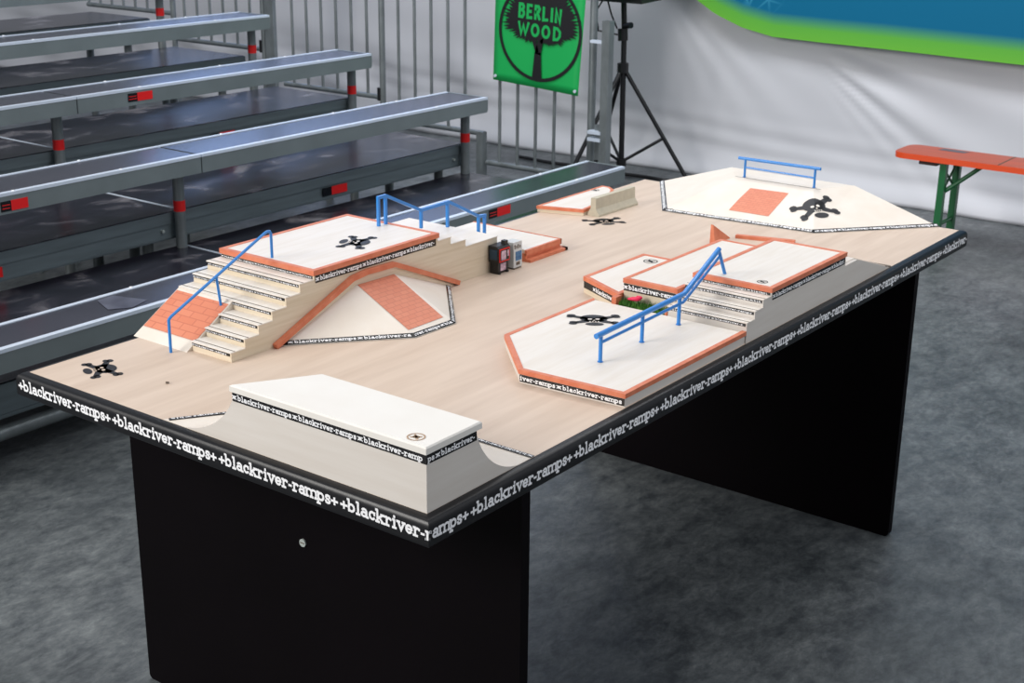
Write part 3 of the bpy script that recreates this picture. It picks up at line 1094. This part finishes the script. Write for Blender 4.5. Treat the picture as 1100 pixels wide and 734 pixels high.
# ------------------------------------------------------------------ generic platform
def slab(parent, poly, z0, z1, side='maple', edge_w=.010, edge_h=.010, skip_deck=False, lip=.002):
    inner = offset(poly, edge_w)
    if z1 - edge_h > z0:
        build('side_wall', G().prism(poly, z0, z1 - edge_h), side, parent)
    build('deck_sheet', G().prism(offset(poly, edge_w - .001), z1 - edge_h, z1 - .0004), 'deck', parent)
    build('edging', G().ring(offset(poly, -lip), inner, z1 - edge_h, z1 + .0006), 'terracotta', parent)


# ---- corner quarter pipe
t = thing('quarter_pipe', 'pale quarter pipe with a thick white deck in the near corner of the table', 'ramp', (-.25, .1, T))
d = Vector((.555, .832)).normalized()          # direction of the left transition
nl = Vector((-d.y, d.x))                       # outward (left)
H_ = .103
def qline(s):
    """outline of the transition at distance s from its lip: left point on y = 0, corner, right point on x = 0"""
    y = .127 + s
    p0 = Vector((-.4455, 0)) + nl * s
    xl = p0.x - d.x / d.y * p0.y
    return [(xl, 0.0), (p0.x + d.x / d.y * (y - p0.y), y), (0.0, y)]
Rq = .138
sp_ = [i * .006 for i in range(0, 24)]
def qz(s):
    if s >= Rq:
        return .0006
    return max(.0006, Rq - math.sqrt(max(0, Rq * Rq - (Rq - s) ** 2)))
s0_ = next(s for s in [i * .0005 for i in range(200)] if qz(s) <= H_)
ss = [s0_ + (.172 - s0_) * (i / 26) ** 1.3 for i in range(27)]
off_ = s0_
rows = [[(x, y, qz(s)) for x, y in qline(s - off_)] for s in ss]
g = G()
vs = [p for r_ in rows for p in r_]
fs = []
for i in range(len(rows) - 1):
    for k in range(2):
        fs.append((i * 3 + k, (i + 1) * 3 + k, (i + 1) * 3 + k + 1, i * 3 + k + 1))
g.solid(vs, fs)
build('transition_sheet', g, 'sheet', t, smooth=True)
g = G()
lf = [r_[0] for r_ in rows]
g.face([(0, 0, 0)] + [(0, 0, H_)] + lf + [(lf[-1][0], 0, 0)])
g.face([(0, 0, 0)] + [(r_[2][0], r_[2][1], 0) for r_ in rows[-1:]] + [r_[2] for r_ in reversed(rows)] + [(0, 0, H_)])
a_, b_, c_ = rows[0]
g.face([(0, 0, H_), (0.0, b_[1], H_), b_, a_])
g.face([(lf[-1][0], 0, 0), rows[-1][1][:2] + (0,), (0, rows[-1][2][1], 0), (0, 0, 0)])
build('side_wall', g, 'grey_side', t)
dk = [(.0015, -.0025), (.0015, .141), (-.3655, .141), (-.4545, -.0025)]
g = G()
ins = offset(dk, .0025)
g.prism(dk, H_ + .0002, H_ + .0105)
g.solid([(x, y, H_ + .0105) for x, y in dk] + [(x, y, H_ + .013) for x, y in ins], [(0, 1, 5, 4), (1, 2, 6, 5), (2, 3, 7, 6), (3, 0, 4, 7), (4, 5, 6, 7)])
build('deck_sheet', g, 'plain', t)
tape(t, (-.4495, -.0002, H_ - .017), (-.0000, -.0002, H_ - .017), (0, 0, 1), (0, -1, 0), .0165, phase=.0)
tape(t, (.0002, 0, H_ - .017), (.0002, .128, H_ - .017), (0, 0, 1), (1, 0, 0), .0165, phase=.86)
e0, e1 = qline(.172 - off_)[0], qline(.172 - off_)[1]
e2 = qline(.172 - off_)[2]
tape(t, (e2[0], e2[1] - .001, .0012), (e1[0], e1[1] - .001, .0012), (0, -1, .02), (0, 0, 1), .011)
dd = (d.x, d.y, 0)
tape(t, (e1[0] - nl.x * .001, e1[1] - nl.y * .001, .0012), (e0[0] + .01 * d.x, .01 * d.y, .0012), (-nl.x, -nl.y, .02), (0, 0, 1), .011)
badge(t, -.040, .022, H_ + .0137, .0155, 'brass')

# ---- stair block at the left edge
SX0, SX1 = -1.079, -.782
t = thing('stair_block', 'tall plywood block with seven steps up to a skull-printed platform, left table edge', 'ramp', (-.93, .7, T))
noseY = [.2935, .333, .373, .4135, .4555, .498, .541]
noseZ = [.0205, .0405, .061, .0815, .102, .1225, .1430]
fy = [(.962, .1235), (1.0115, .1055), (1.069, .0875), (1.197, .051), (1.300, 0)]
# wide upper part
pr = [(noseY[3], 0)]
for k in range(3, 7):
    pr.append((noseY[k], noseZ[k] - (.010 if k == 6 else 0)))
    if k < 6:
        pr.append((noseY[k + 1], noseZ[k]))
pr.append((fy[0][0], .133))
for y, z in fy:
    pr.append((y, z))
    nxt = fy.index((y, z)) + 1
    if nxt < len(fy):
        pr.append((fy[nxt][0], z))
clean = []
for p in pr:
    if not clean or (abs(clean[-1][0] - p[0]) + abs(clean[-1][1] - p[1])) > 1e-6:
        clean.append(p)
g = G()
pts = [(SX0, y, z) for y, z in clean]
g.extrude(pts, (SX1 - SX0, 0, 0))
lo = [(noseY[0], 0), (noseY[0], noseZ[0]), (noseY[1], noseZ[0]), (noseY[1], noseZ[1]), (noseY[2], noseZ[1]), (noseY[2], noseZ[2]), (noseY[3], noseZ[2]), (noseY[3], 0)]
g.extrude([(-.903, y, z) for y, z in lo], (SX1 + .903, 0, 0))
build('side_wall', g, 'maple', t)
# treads
for k in range(6):
    xl = -.905 if k < 3 else SX0 - .001
    tr = build('tread', G().box(xl, SX1 + .0012, noseY[k] - .0022, noseY[k + 1] - .0005, noseZ[k] - .0005, noseZ[k] + .0018), 'deck', t)
    g = G().box(xl + .001, SX1 + .0008, noseY[k] + .0080, noseY[k] + .0104, noseZ[k] + .0018, noseZ[k] + .0022)
    build('tread_line', g, 'line', tr)
    if k != 3:
        tape(t, (xl + .002, noseY[k] - .0003, noseZ[k] - .0078), (SX1 - .004, noseY[k] - .0003, noseZ[k] - .0078), (0, 0, 1), (0, -1, 0), .0062, phase=.3 * k, period=.11)
    else:
        tape(t, (-.905, noseY[k] - .0003, noseZ[k] - .0078), (SX1 - .004, noseY[k] - .0003, noseZ[k] - .0078), (0, 0, 1), (0, -1, 0), .0062, phase=.2, period=.11)
for (ya_, za_), (yb_, zb_) in zip(fy[:-1], fy[1:]):
    tr = build('tread', G().box(SX0 - .001, SX1 + .0012, ya_ + .0005, yb_ + .0022, za_ - .0003, za_ + .0016), 'deck', t)
tape(t, (SX0 + .002, .5403, .1245), (SX1 - .004, .5403, .1245), (0, 0, 1), (0, -1, 0), .0065, period=.11)
plat = [(SX1, .541), (SX1, .962), (SX0, .962), (SX0, .541)]
build('deck_sheet', G().prism(offset(plat, .008), .133, .1434), 'deck', t)
build('edging', G().ring(offset(plat, -.003), offset(plat, .009), .1325, .1442), 'terracotta', t)
tape(t, (SX1 + .0002, .545, .1145), (SX1 + .0002, .955, .1145), (0, 0, 1), (1, 0, 0), .0172, phase=0)
skull_print('skull_print', t, (-.876, .776), (.90, .42), .050, lambda x, y: .1436, ('ink', 'deck'))
# brick bank beside the lower steps
bk = G()
by0, bz0, by1, bz1 = .278, .0010, .4135, .0815
bk.solid([(SX0, by0, 0), (-.9045, by0, 0), (-.9045, by1, 0), (SX0, by1, 0), (SX0, by0 + .001, bz0), (-.9045, by0 + .001, bz0), (-.9045, by1, bz1), (SX0, by1, bz1)],
         [(0, 3, 2, 1), (4, 5, 6, 7), (0, 1, 5, 4), (1, 2, 6, 5), (2, 3, 7, 6), (3, 0, 4, 7)])
build('bank_sheet', bk, 'sheet', t)
def on_bank(x, f, lift=.0006):
    y = by0 + (by1 - by0) * f
    return (x, y - lift * .5, bz0 + (bz1 - bz0) * f + lift)
g = G()
q = [on_bank(SX0 + .002, .20), on_bank(-.907, .20), on_bank(-.907, .93), on_bank(SX0 + .002, .93)]
g.face(q, 0, [(0, 0), (1.7, 0), (1.7, 1.6), (0, 1.6)])
build('brick_print', g, 'brick', t)

# ---- low pad beyond the stair block
t = thing('low_ledge', 'low white pad with doubled terracotta edge, beside the newspaper boxes', 'ledge', (-.92, 1.38, T))
kp = [(-.768, 1.302), (-.768, 1.458), (-1.068, 1.458), (-1.068, 1.302)]
build('side_wall', G().prism(kp, 0, .021), 'terracotta', t)
build('deck_sheet', G().prism(offset(kp, .004), .021, .0306), 'deck', t)
build('edging', G().box(-.772, -.765, 1.302, 1.461, .017, .0312).box(-1.068, -.765, 1.4575, 1.4605, .017, .0312), 'terracotta', t)
build('base_strip', G().box(-.768, -.752, 1.302, 1.472, 0, .008).box(-1.07, -.752, 1.461, 1.472, 0, .008), 'terracotta', t)

# ---- hip bank against the wall of the stair block
t = thing('hip_bank', 'three-sided bank with brick panel and terracotta coping against the stair block', 'ramp', (-.69, .72, T))
T1, T2 = (-.7795, .668, .083), (-.7795, .800, .080)
b0, b1, b2, b3 = (-.7795, .428, 0), (-.588, .652, 0), (-.582, .787, 0), (-.7795, 1.008, 0)
l_ = lambda p, z: (p[0], p[1], z)
g = G()
g.face([l_(b0, .0008), l_(b1, .0008), T1])
g.face([T1, l_(b1, .0008), l_(b2, .0008)])
g.face([T1, l_(b2, .0008), T2])
g.face([T2, l_(b2, .0008), l_(b3, .0008)])
g.face([b3, b2, b1, b0])
g.face([b0, T1, T2, b3])
build('bank_sheet', g, 'sheet', t)
# backing strip and coping on the wall
g = G()
cp = [(.424, .0), (.4095, .0), (.4095, .006), (.655, .1045), (.700, .1100), (.797, .1075), (1.035, .007), (1.035, 0), (1.020, 0)]
inn = [(.436, 0), (.660, .083), (.800, .080), (1.008, 0)]
st = [(-.7815, y, z) for y, z in [(.424, 0), (.655, .098), (.702, .1035), (.795, .101), (1.020, 0)]]
g.extrude(list(reversed(st)), (.0045, 0, 0))
build('backing_strip', g, 'maple', t)
g = G()
path = [(-.7755, .412, .0045), (-.7755, .655, .1015), (-.7755, .704, .1065), (-.7755, .796, .1040), (-.7755, 1.033, .0045)]
g.tube(path, .0058, square=True)
build('coping', g, 'terracotta', t)
V_ = lambda p: Vector(p)
def face_tape(parent, A, B, topA, topB, h=.0105, **kw):
    A, B, P_ = Vector(A), Vector(B), Vector(topA)
    U = (B - A).normalized()
    N = U.cross(P_ - A).normalized()
    if N.z < 0:
        N = -N
    up = N.cross(U).normalized()
    if up.z < 0:
        up = -up
    return tape(parent, A + up * .0012, B + up * .0012, up, N, h, **kw)
face_tape(t, l_(b0, .0012), l_(b1, .0012), T1, T1, .0135, phase=-.12, period=.151)
face_tape(t, l_(b1, .0012), l_(b2, .0012), T1, T2, .0135, phase=.4)
face_tape(t, l_(b2, .0012), l_(b3, .0012), T2, T2, .0135, phase=.3)
hz = lambda x, y: tri_z(x, y, [(T1, l_(b1, .0008), l_(b2, .0008)), (T1, l_(b2, .0008), T2)])
print_grid(g := G(), [(-.613, .659), (-.610, .775), (-.776, .797), (-.776, .672)], hz, (2.6, 3.4))
build('brick_print', g, 'brick', t)

# ---- manual pad (low, front right)
t = thing('manual_pad', 'low white pad with terracotta edging and skull print under the long blue handrail', 'ledge', (-.2, .85, T))
pad = [(-.0005, .588), (-.0005, 1.074), (-.398, 1.070), (-.398, .727), (-.2435, .572)]
pad_z = .0285
build('side_wall', G().prism(offset(pad, .002), 0, pad_z - .008), 'grey_side', t)
build('deck_sheet', G().prism(offset(pad, .009), pad_z - .009, pad_z - .0003), 'deck', t)
eg = G()
op, ip = offset(pad, -.001), offset(pad, .010)
for i in (4, 3, 2, 0):
    if i == 2:
        pass
    j = (i + 1) % 5
    if i == 1:
        continue
    if i == 0:
        a, b, c, e = op[0], op[1], ip[1], ip[0]
        b = (b[0], 1.074); c = (c[0], 1.074)
    elif i == 2:
        a, b, c, e = op[2], op[3], ip[3], ip[2]
    else:
        a, b, c, e = op[i], op[j], ip[j], ip[i]
    eg.prism([a, b, c, e], pad_z - .009, pad_z + .0006)
build('edging', eg, 'terracotta', t)
pa, pb = offset(pad, .002)[4], offset(pad, .002)[0]
dirv = Vector((pb[0] - pa[0], pb[1] - pa[1], 0)).normalized()
tape(t, (pa[0], pa[1] - .0002, .003), (pb[0], pb[1] - .0002, .003), (0, 0, 1), (dirv.y, -dirv.x, 0), .0150, phase=.42)
skull_print('skull_print', t, (-.306, .934), (-.60, .80), .052, lambda x, y: pad_z, ('ink', 'deck'))

# ---- stairs and upper platform at right edge
t = thing('stair_platform', 'raised white platform with four steps and a grey side, right table edge', 'ramp', (-.1, 1.4, T))
EX0, EX1 = -.1995, -.0005
ny = [1.0755, 1.111, 1.147, 1.1845]
nz_ = [.0464, .0643, .0822, .100]
prf = [(ny[0], 0)]
for k in range(4):
    prf.append((ny[k], nz_[k] - (.009 if k == 3 else 0)))
    if k < 3:
        prf.append((ny[k + 1], nz_[k]))
prf += [(1.575, .091), (1.575, .0665), (1.648, .0665), (1.857, .0008), (1.857, 0)]
g = G()
g.extrude([(EX0, y, z) for y, z in prf], (EX1 - EX0, 0, 0))
build('side_wall', g, 'grey_side', t)
build('bank_sheet', G().extrude([(EX0 - .001, 1.577, .0667), (EX0 - .001, 1.649, .0667), (EX0 - .001, 1.86, .0004), (EX0 - .001, 1.862, .0016), (EX0 - .001, 1.6495, .0685), (EX0 - .001, 1.577, .0685)], (.2015 - .012, 0, 0)), 'sheet', t)
for k in range(3):
    tr = build('tread', G().box(EX0 - .001, EX1 + .0012, ny[k] - .002, ny[k + 1] - .0005, nz_[k] - .0003, nz_[k] + .0018), 'deck', t)
    build('tread_line', G().box(EX0, EX1 + .0008, ny[k] + .0070, ny[k] + .0090, nz_[k] + .0018, nz_[k] + .0022), 'line', tr)
for k in range(4):
    tape(t, (EX0 + .001, ny[k] - .0003, nz_[k] - (.0078 if k < 3 else .0165)), (EX1 - .003, ny[k] - .0003, nz_[k] - (.0078 if k < 3 else .0165)), (0, 0, 1), (0, -1, 0), .0065, phase=.25 * k, period=.11)
pl = [(EX1, 1.1845), (EX1, 1.576), (EX0, 1.576), (EX0, 1.1845)]
build('deck_sheet', G().prism(offset(pl, .008), .091, .1002), 'deck', t)
build('edging', G().ring(offset(pl, -.002), offset(pl, .010), .0905, .1012), 'terracotta', t)
tape(t, (EX1 + .0002, 1.190, .0725), (EX1 + .0002, 1.570, .0725), (0, 0, 1), (1, 0, 0), .0165)
badge(t, -.042, 1.219, .1008, .0125)
build('base_strip', G().box(-.205, -.0, 1.857, 1.869, 0, .0025), 'line', t)

# ---- middle platform
t = thing('middle_platform', 'flat white platform with terracotta edging between slanted ledge and stair platform', 'ledge', (-.27, 1.35, T))
md = [(-.203, 1.117), (-.203, 1.575), (-.3455, 1.575), (-.3455, 1.117)]
build('side_wall', G().prism(md, 0, .0665), 'maple', t)
build('deck_sheet', G().prism(offset(md, .008), .0665, .0757), 'deck', t)
build('edging', G().ring(offset(md, -.002), offset(md, .009), .0660, .0765), 'terracotta', t)
tape(t, (-.3455, 1.1168, .0475), (-.203, 1.1168, .0475), (0, 0, 1), (0, -1, 0), .0172)
# ---- small left ledge
t = thing('slanted_ledge', 'small white ledge with slanted taped front and round badge, left of the middle platform', 'ledge', (-.42, 1.28, T))
lg_ = [(-.349, 1.100), (-.349, 1.438), (-.492, 1.4385), (-.4945, 1.172)]
build('side_wall', G().prism(lg_, 0, .031), 'maple', t)
build('deck_sheet', G().prism(offset(lg_, .008), .031, .0402), 'deck', t)
build('edging', G().ring(offset(lg_, -.002), offset(lg_, .010), .0305, .0410), 'terracotta', t)
a_, b_ = lg_[3], lg_[0]
dv = Vector((b_[0] - a_[0], b_[1] - a_[1], 0)).normalized()
tape(t, (a_[0], a_[1], .0125), (b_[0], b_[1], .0125), (0, 0, 1), (dv.y, -dv.x, 0), .0172, phase=-.3)
badge(t, -.441, 1.390, .0408, .0185)

# ---- planter
t = thing('planter_curb', 'short terracotta curb closing the grass planter beside the slanted ledge', 'curb', (-.35, 1.085, T))
build('curb_block', G().prism([(-.3505, 1.0735), (-.3385, 1.0735), (-.3385, 1.098), (-.3505, 1.098)], 0, .0405).box(-.208, -.2015, 1.0745, 1.110, 0, .036), 'terracotta', t)
g = G()
g.box(-.337, -.209, 1.0745, 1.1155, 0, .020)
for i in range(650):
    x, y = random.uniform(-.336, -.210), random.uniform(1.076, 1.1145)
    h, a = random.uniform(.009, .021), random.uniform(0, math.pi)
    dx, dy = math.cos(a) * .0013, math.sin(a) * .0013
    lx, ly = random.uniform(-.005, .005), random.uniform(-.003, .003)
    ex, ey = min(max(x + lx, -.337), -.2095), min(max(y + ly, 1.0755), 1.1158)
    g.face([(x - dx, y - dy, .019), (x + dx, y + dy, .019), (ex, ey, .019 + h)])
tag(build('planter_grass', g, 'grass', origin=(-.275, 1.095, T)), 'strip of short green artificial grass in the small planter behind the manual pad', 'grass', kind='stuff')
g = G()
def blob(g, cx, cy, cz, rx, ry, rz, a=0, seg=12, rings=7):
    vs, fs = [], []
    for i in range(rings + 1):
        th = math.pi * i / rings
        for k in range(seg):
            ph = 2 * math.pi * k / seg
            x, y, z = rx * math.sin(th) * math.cos(ph), ry * math.sin(th) * math.sin(ph), rz * math.cos(th)
            vs.append((cx + x * math.cos(a) - y * math.sin(a), cy + x * math.sin(a) + y * math.cos(a), cz + z))
    for i in range(rings):
        for k in range(seg):
            k2 = (k + 1) % seg
            fs.append((i * seg + k, (i + 1) * seg + k, (i + 1) * seg + k2, i * seg + k2))
    g.solid(vs, fs)
blob(g, -.298, 1.092, .0405, .0145, .007, .005, .35)
blob(g, -.290, 1.096, .0445, .0085, .006, .0045, .2)
blob(g, -.308, 1.089, .0395, .008, .005, .0035, .5)
tag(build('toy_shoe', g, 'pink', origin=(-.298, 1.092, T + .035), smooth=True), 'tiny bright pink shoe-shaped piece lying in the planter grass', 'toy')

# ---- wedge and curb behind the middle platform
t = tag(build('kicker_wedge', G().solid([(-.487, 1.775, 0), (-.470, 1.775, 0), (-.470, 1.860, 0), (-.487, 1.860, 0), (-.487, 1.777, .053), (-.480, 1.777, .053), (-.487, 1.86, .0015), (-.470, 1.86, .0015)],
    [(0, 3, 2, 1), (0, 1, 5, 4), (4, 5, 7, 6), (0, 4, 6, 3), (1, 2, 7, 5), (2, 3, 6, 7)]), 'terracotta', origin=(-.478, 1.81, T)),
    'small pointed terracotta kicker wedge standing behind the middle platform', 'ramp')
g = G()
g.solid([(-.458, 1.868, 0), (-.30, 1.915, 0), (-.304, 1.93, 0), (-.462, 1.883, 0), (-.458, 1.868, .009), (-.30, 1.915, .009), (-.304, 1.93, .009), (-.462, 1.883, .009)],
        [(0, 3, 2, 1), (4, 5, 6, 7), (0, 1, 5, 4), (1, 2, 6, 5), (2, 3, 7, 6), (3, 0, 4, 7)])
tag(build('curb_bar', g, 'terracotta', origin=(-.38, 1.9, T)), 'long thin terracotta curb bar lying behind the stair platform', 'ledge')

# ---- big pyramid bank at the far end
PH = .084
p0, p1, p2, p3 = (-1.004, 2.3565, 0), (-.7845, 2.012, 0), (-.3095, 2.057, 0), (-.058, 2.3565, 0)
q0, q1, q2, q3 = (-.742, 2.3565, PH), (-.668, 2.240, PH), (-.404, 2.238, PH), (-.328, 2.3565, PH)
t = thing('funbox_bank', 'wide white bank with brick panel and skull print across the far table end', 'ramp', (-.53, 2.2, T))
g = G()
up_ = lambda p: (p[0], p[1], p[2] + .0008)
g.face([up_(p0), up_(p1), q1, q0])
g.face([up_(p1), up_(p2), q2])
g.face([up_(p1), q2, q1])
g.face([up_(p2), up_(p3), q3])
g.face([up_(p2), q3, q2])
g.face([q0, q1, q2, q3])
g.face([p3, p0, q0, q3])
g.face([p0, p3, p2, p1])
build('bank_sheet', g, 'sheet', t)
build('ridge_seam', G().box(q1[0], q2[0] + .02, 2.2425, 2.2440, PH, PH + .0006), 'line', t)
face_tape(t, up_(p0), up_(p1), q1, q1, .0160, phase=.1, period=.12)
face_tape(t, up_(p1), up_(p2), q1, q2, .0160, phase=.2)
face_tape(t, up_(p2), up_(p3), q3, q3, .0160, phase=.5)
PT = [(up_(p1), up_(p2), q2), (up_(p1), q2, q1), (up_(p2), up_(p3), q3), (up_(p2), q3, q2)]
pyz = lambda x, y: tri_z(x, y, PT) + .0006
skull_print('skull_print', t, (-.360, 2.166), (-.84, .54), .058, pyz, ('ink', 'sheet'))
g = G()
print_grid(g, [(-.594, 2.0755), (-.469, 2.0845), (-.464, 2.197), (-.588, 2.1925)], lambda x, y: tri_z(x, y, PT), (3.0, 3.2))
build('brick_print', g, 'brick', t)

# ---- thin pad at the far left and concrete barrier
t = thing('corner_pad', 'thin white pad with terracotta edging, half behind the miniature concrete barrier', 'ledge', (-1.0, 1.93, T))
cpd = [(-.935, 1.813), (-.955, 1.98), (-1.015, 2.095), (-1.045, 2.118), (-1.070, 2.118), (-1.070, 1.768)]
build('side_wall', G().prism(cpd, 0, .010), 'maple', t)
build('deck_sheet', G().prism(offset(cpd, .007), .010, .0182), 'deck', t)
build('edging', G().ring(offset(cpd, -.002), offset(cpd, .007), .0100, .0190), 'terracotta', t)
badge(t, -1.053, 2.052, .0187, .0125)
g = G()
bp_ = [(-.9305, 0), (-.8885, 0), (-.8885, .006), (-.9000, .022), (-.9015, .0545), (-.9185, .0545), (-.9195, .022), (-.9305, .006)]
y0_, y1_ = 1.828, 2.036
g.extrude([(x, y0_, z) for x, z in bp_], (.004, y1_ - y0_, 0))
tag(build('concrete_barrier', g, 'concrete', origin=(-.91, 1.93, T)), 'miniature grey concrete highway barrier on the far left of the table', 'barrier')

# ------------------------------------------------------------------ rails
def post(t, x, y, z0, z1, r, sq=False, y1=None, x1=None):
    g = G().tube([(x, y, z0), (x1 if x1 is not None else x, y1 if y1 is not None else y, z1)], r, 10, square=sq)
    build('rail_post', g, 'blue', t, smooth=not sq)
    build('foot_plate', G().cyl((x, y, z0), (x, y, z0 + .0012), r * 1.45, 14), 'blue', t)

rx_ = -.9305
t = thing('stair_handrail', 'blue round-tube handrail running down the long flight of steps', 'rail', (rx_, .4, T))
g = G()
pp = [(rx_, .2575, .0722), (rx_, .2600, .0748), (rx_, .2650, .0785)]
pp += [(rx_, .5400, .2035), (rx_, .5480, .2060), (rx_, .5560, .2045), (rx_, .5595, .1985)]
g.tube([(rx_, .2572, .0)] + pp + [(rx_, .5597, .1436)], .0033, 12)
build('rail_bar', g, 'blue', t, smooth=True)
build('rail_post', G().tube([(rx_ + .006, .397, .0718), (rx_, .394, .1365)], .0030, 10), 'blue', t, smooth=True)

t = thing('kinked_rail', 'blue square-tube kinked rail stepping down behind the skull-printed platform', 'rail', (-.938, 1.12, T))
kx = -.938
g = G().tube([(kx, .9215, .2145), (kx, .9510, .2150), (kx, 1.0815, .1540), (kx, 1.1930, .1555), (kx, 1.3190, .0925), (kx, 1.3480, .0905)], .0038, square=True)
build('rail_bar', g, 'blue', t)
for y, z0_, z1_ in ((.9240, .1436, .214), (.9500, .1436, .214), (1.0830, .1072, .152), (1.1880, .0892, .153), (1.3180, .0308, .091), (1.3440, .0308, .089)):
    build('rail_post', G().tube([(kx, y, z0_), (kx, y, z1_)], .0034, square=True), 'blue', t)

t = thing('long_handrail', 'blue double handrail running from the manual pad up the four steps', 'rail', (-.141, .95, T))
hx = -.141
build('rail_bar', G().tube([(hx, .694, .0880), (hx, 1.042, .0955), (hx, 1.190, .1665)], .0058, 14), 'blue', t, smooth=True)
build('lower_bar', G().tube([(hx, .712, .0700), (hx, 1.040, .0765), (hx, 1.198, .1500)], .0034, 10), 'blue', t, smooth=True)
for y in (.712, .871, 1.023):
    post(t, hx, y, .0288, .086 + (y - .712) * .021, .0042)
build('rail_post', G().tube([(hx, 1.224, .1006), (hx, 1.1885, .1640)], .0042, 10), 'blue', t, smooth=True)

t = thing('flat_rail', 'short blue flat bar rail standing on top of the far bank', 'rail', (-.53, 2.25, T))
build('rail_bar', G().tube([(-.664, 2.252, .1405), (-.393, 2.252, .1425)], .0048, 12), 'blue', t, smooth=True)
build('lower_bar', G().tube([(-.640, 2.252, .1145), (-.411, 2.252, .1135)], .0028, 8), 'blue', t, smooth=True)
for x in (-.641, -.410):
    post(t, x, 2.252, PH + .0002, .140, .0036)

# ------------------------------------------------------------------ newspaper boxes
t = thing('newspaper_box', 'miniature black newspaper box with pink posters against the stair block', 'box', (-.760, 1.185, T), 'newspaper boxes')
g = G()
x0, x1, y0_, y1_ = -.779, -.747, 1.158, 1.206
g.box(x0, x1, y0_, y1_, .030, .068)
g.extrude([(x0, y0_, .068), (x1, y0_, .068), (x1 - .006, y0_, .073), (x0, y0_, .073)], (0, y1_ - y0_, 0))
g.box(x0 + .003, x1 - .003, y0_ + .003, y1_ - .003, .004, .030)
build('cabinet', g, 'black_metal', t)
f = build('front_frame', G().box(x1, x1 + .0015, y0_ + .003, y1_ - .003, .032, .066), 'red', t)
build('window', G().box(x1 + .0015, x1 + .0022, y0_ + .006, y1_ - .006, .035, .063), 'black_metal', f)
build('poster', G().box(x1 + .0022, x1 + .0028, y0_ + .009, y0_ + .028, .037, .061), 'paper', t)
build('poster', G().box(x1 + .0022, x1 + .0028, y0_ + .034, y0_ + .041, .044, .060), 'paper', t)
build('poster', G().box(x1 - .003, x1 - .0020, y0_ + .012, y0_ + .034, .008, .027), 'paper', t)
build('window', G().box(x0 + .005, x1 - .004, y0_ - .0008, y0_, .038, .064), 'box_glass', t)
build('coin_unit', G().box(x0 + .016, x0 + .028, y1_ - .017, y1_ - .004, .073, .083), 'black_metal', t)
for yy in (y0_ + .004, y1_ - .010):
    build('skid', G().box(x0 + .002, x1, yy, yy + .006, 0, .004), 'black_metal', t)
t = thing('newspaper_box', 'miniature white newspaper box with blue label beside the black one', 'box', (-.765, 1.24, T), 'newspaper boxes')
y0_, y1_ = 1.222, 1.258
g = G()
g.box(x0, x1, y0_, y1_, .004, .046)
g.extrude([(x0, y0_, .046), (x1, y0_, .046), (x1 - .002, y0_, .0705), (x0, y0_, .0705)], (0, y1_ - y0_, 0))
build('cabinet', g, 'box_white', t)
build('label_panel', G().box(x1, x1 + .0008, y0_ + .008, y1_ - .003, .022, .046), 'box_blue', t)
build('label_mark', G().box(x1, x1 + .0008, y0_ + .011, y1_ - .010, .010, .018), 'line', t)
g = G()
for i, yy in enumerate((.004, .011, .018, .026)):
    g.box(x1 - .0016, x1 - .0004, y0_ + yy, y0_ + yy + .004, .053, .064 - .003 * (i % 2))
build('header_mark', g, 'line', t)
build('skid', G().box(x0 + .002, x1, y0_ + .003, y1_ - .003, 0, .004), 'line', t)

for o in list(bpy.data.objects):
    if '_o' in o:
        del o['_o']
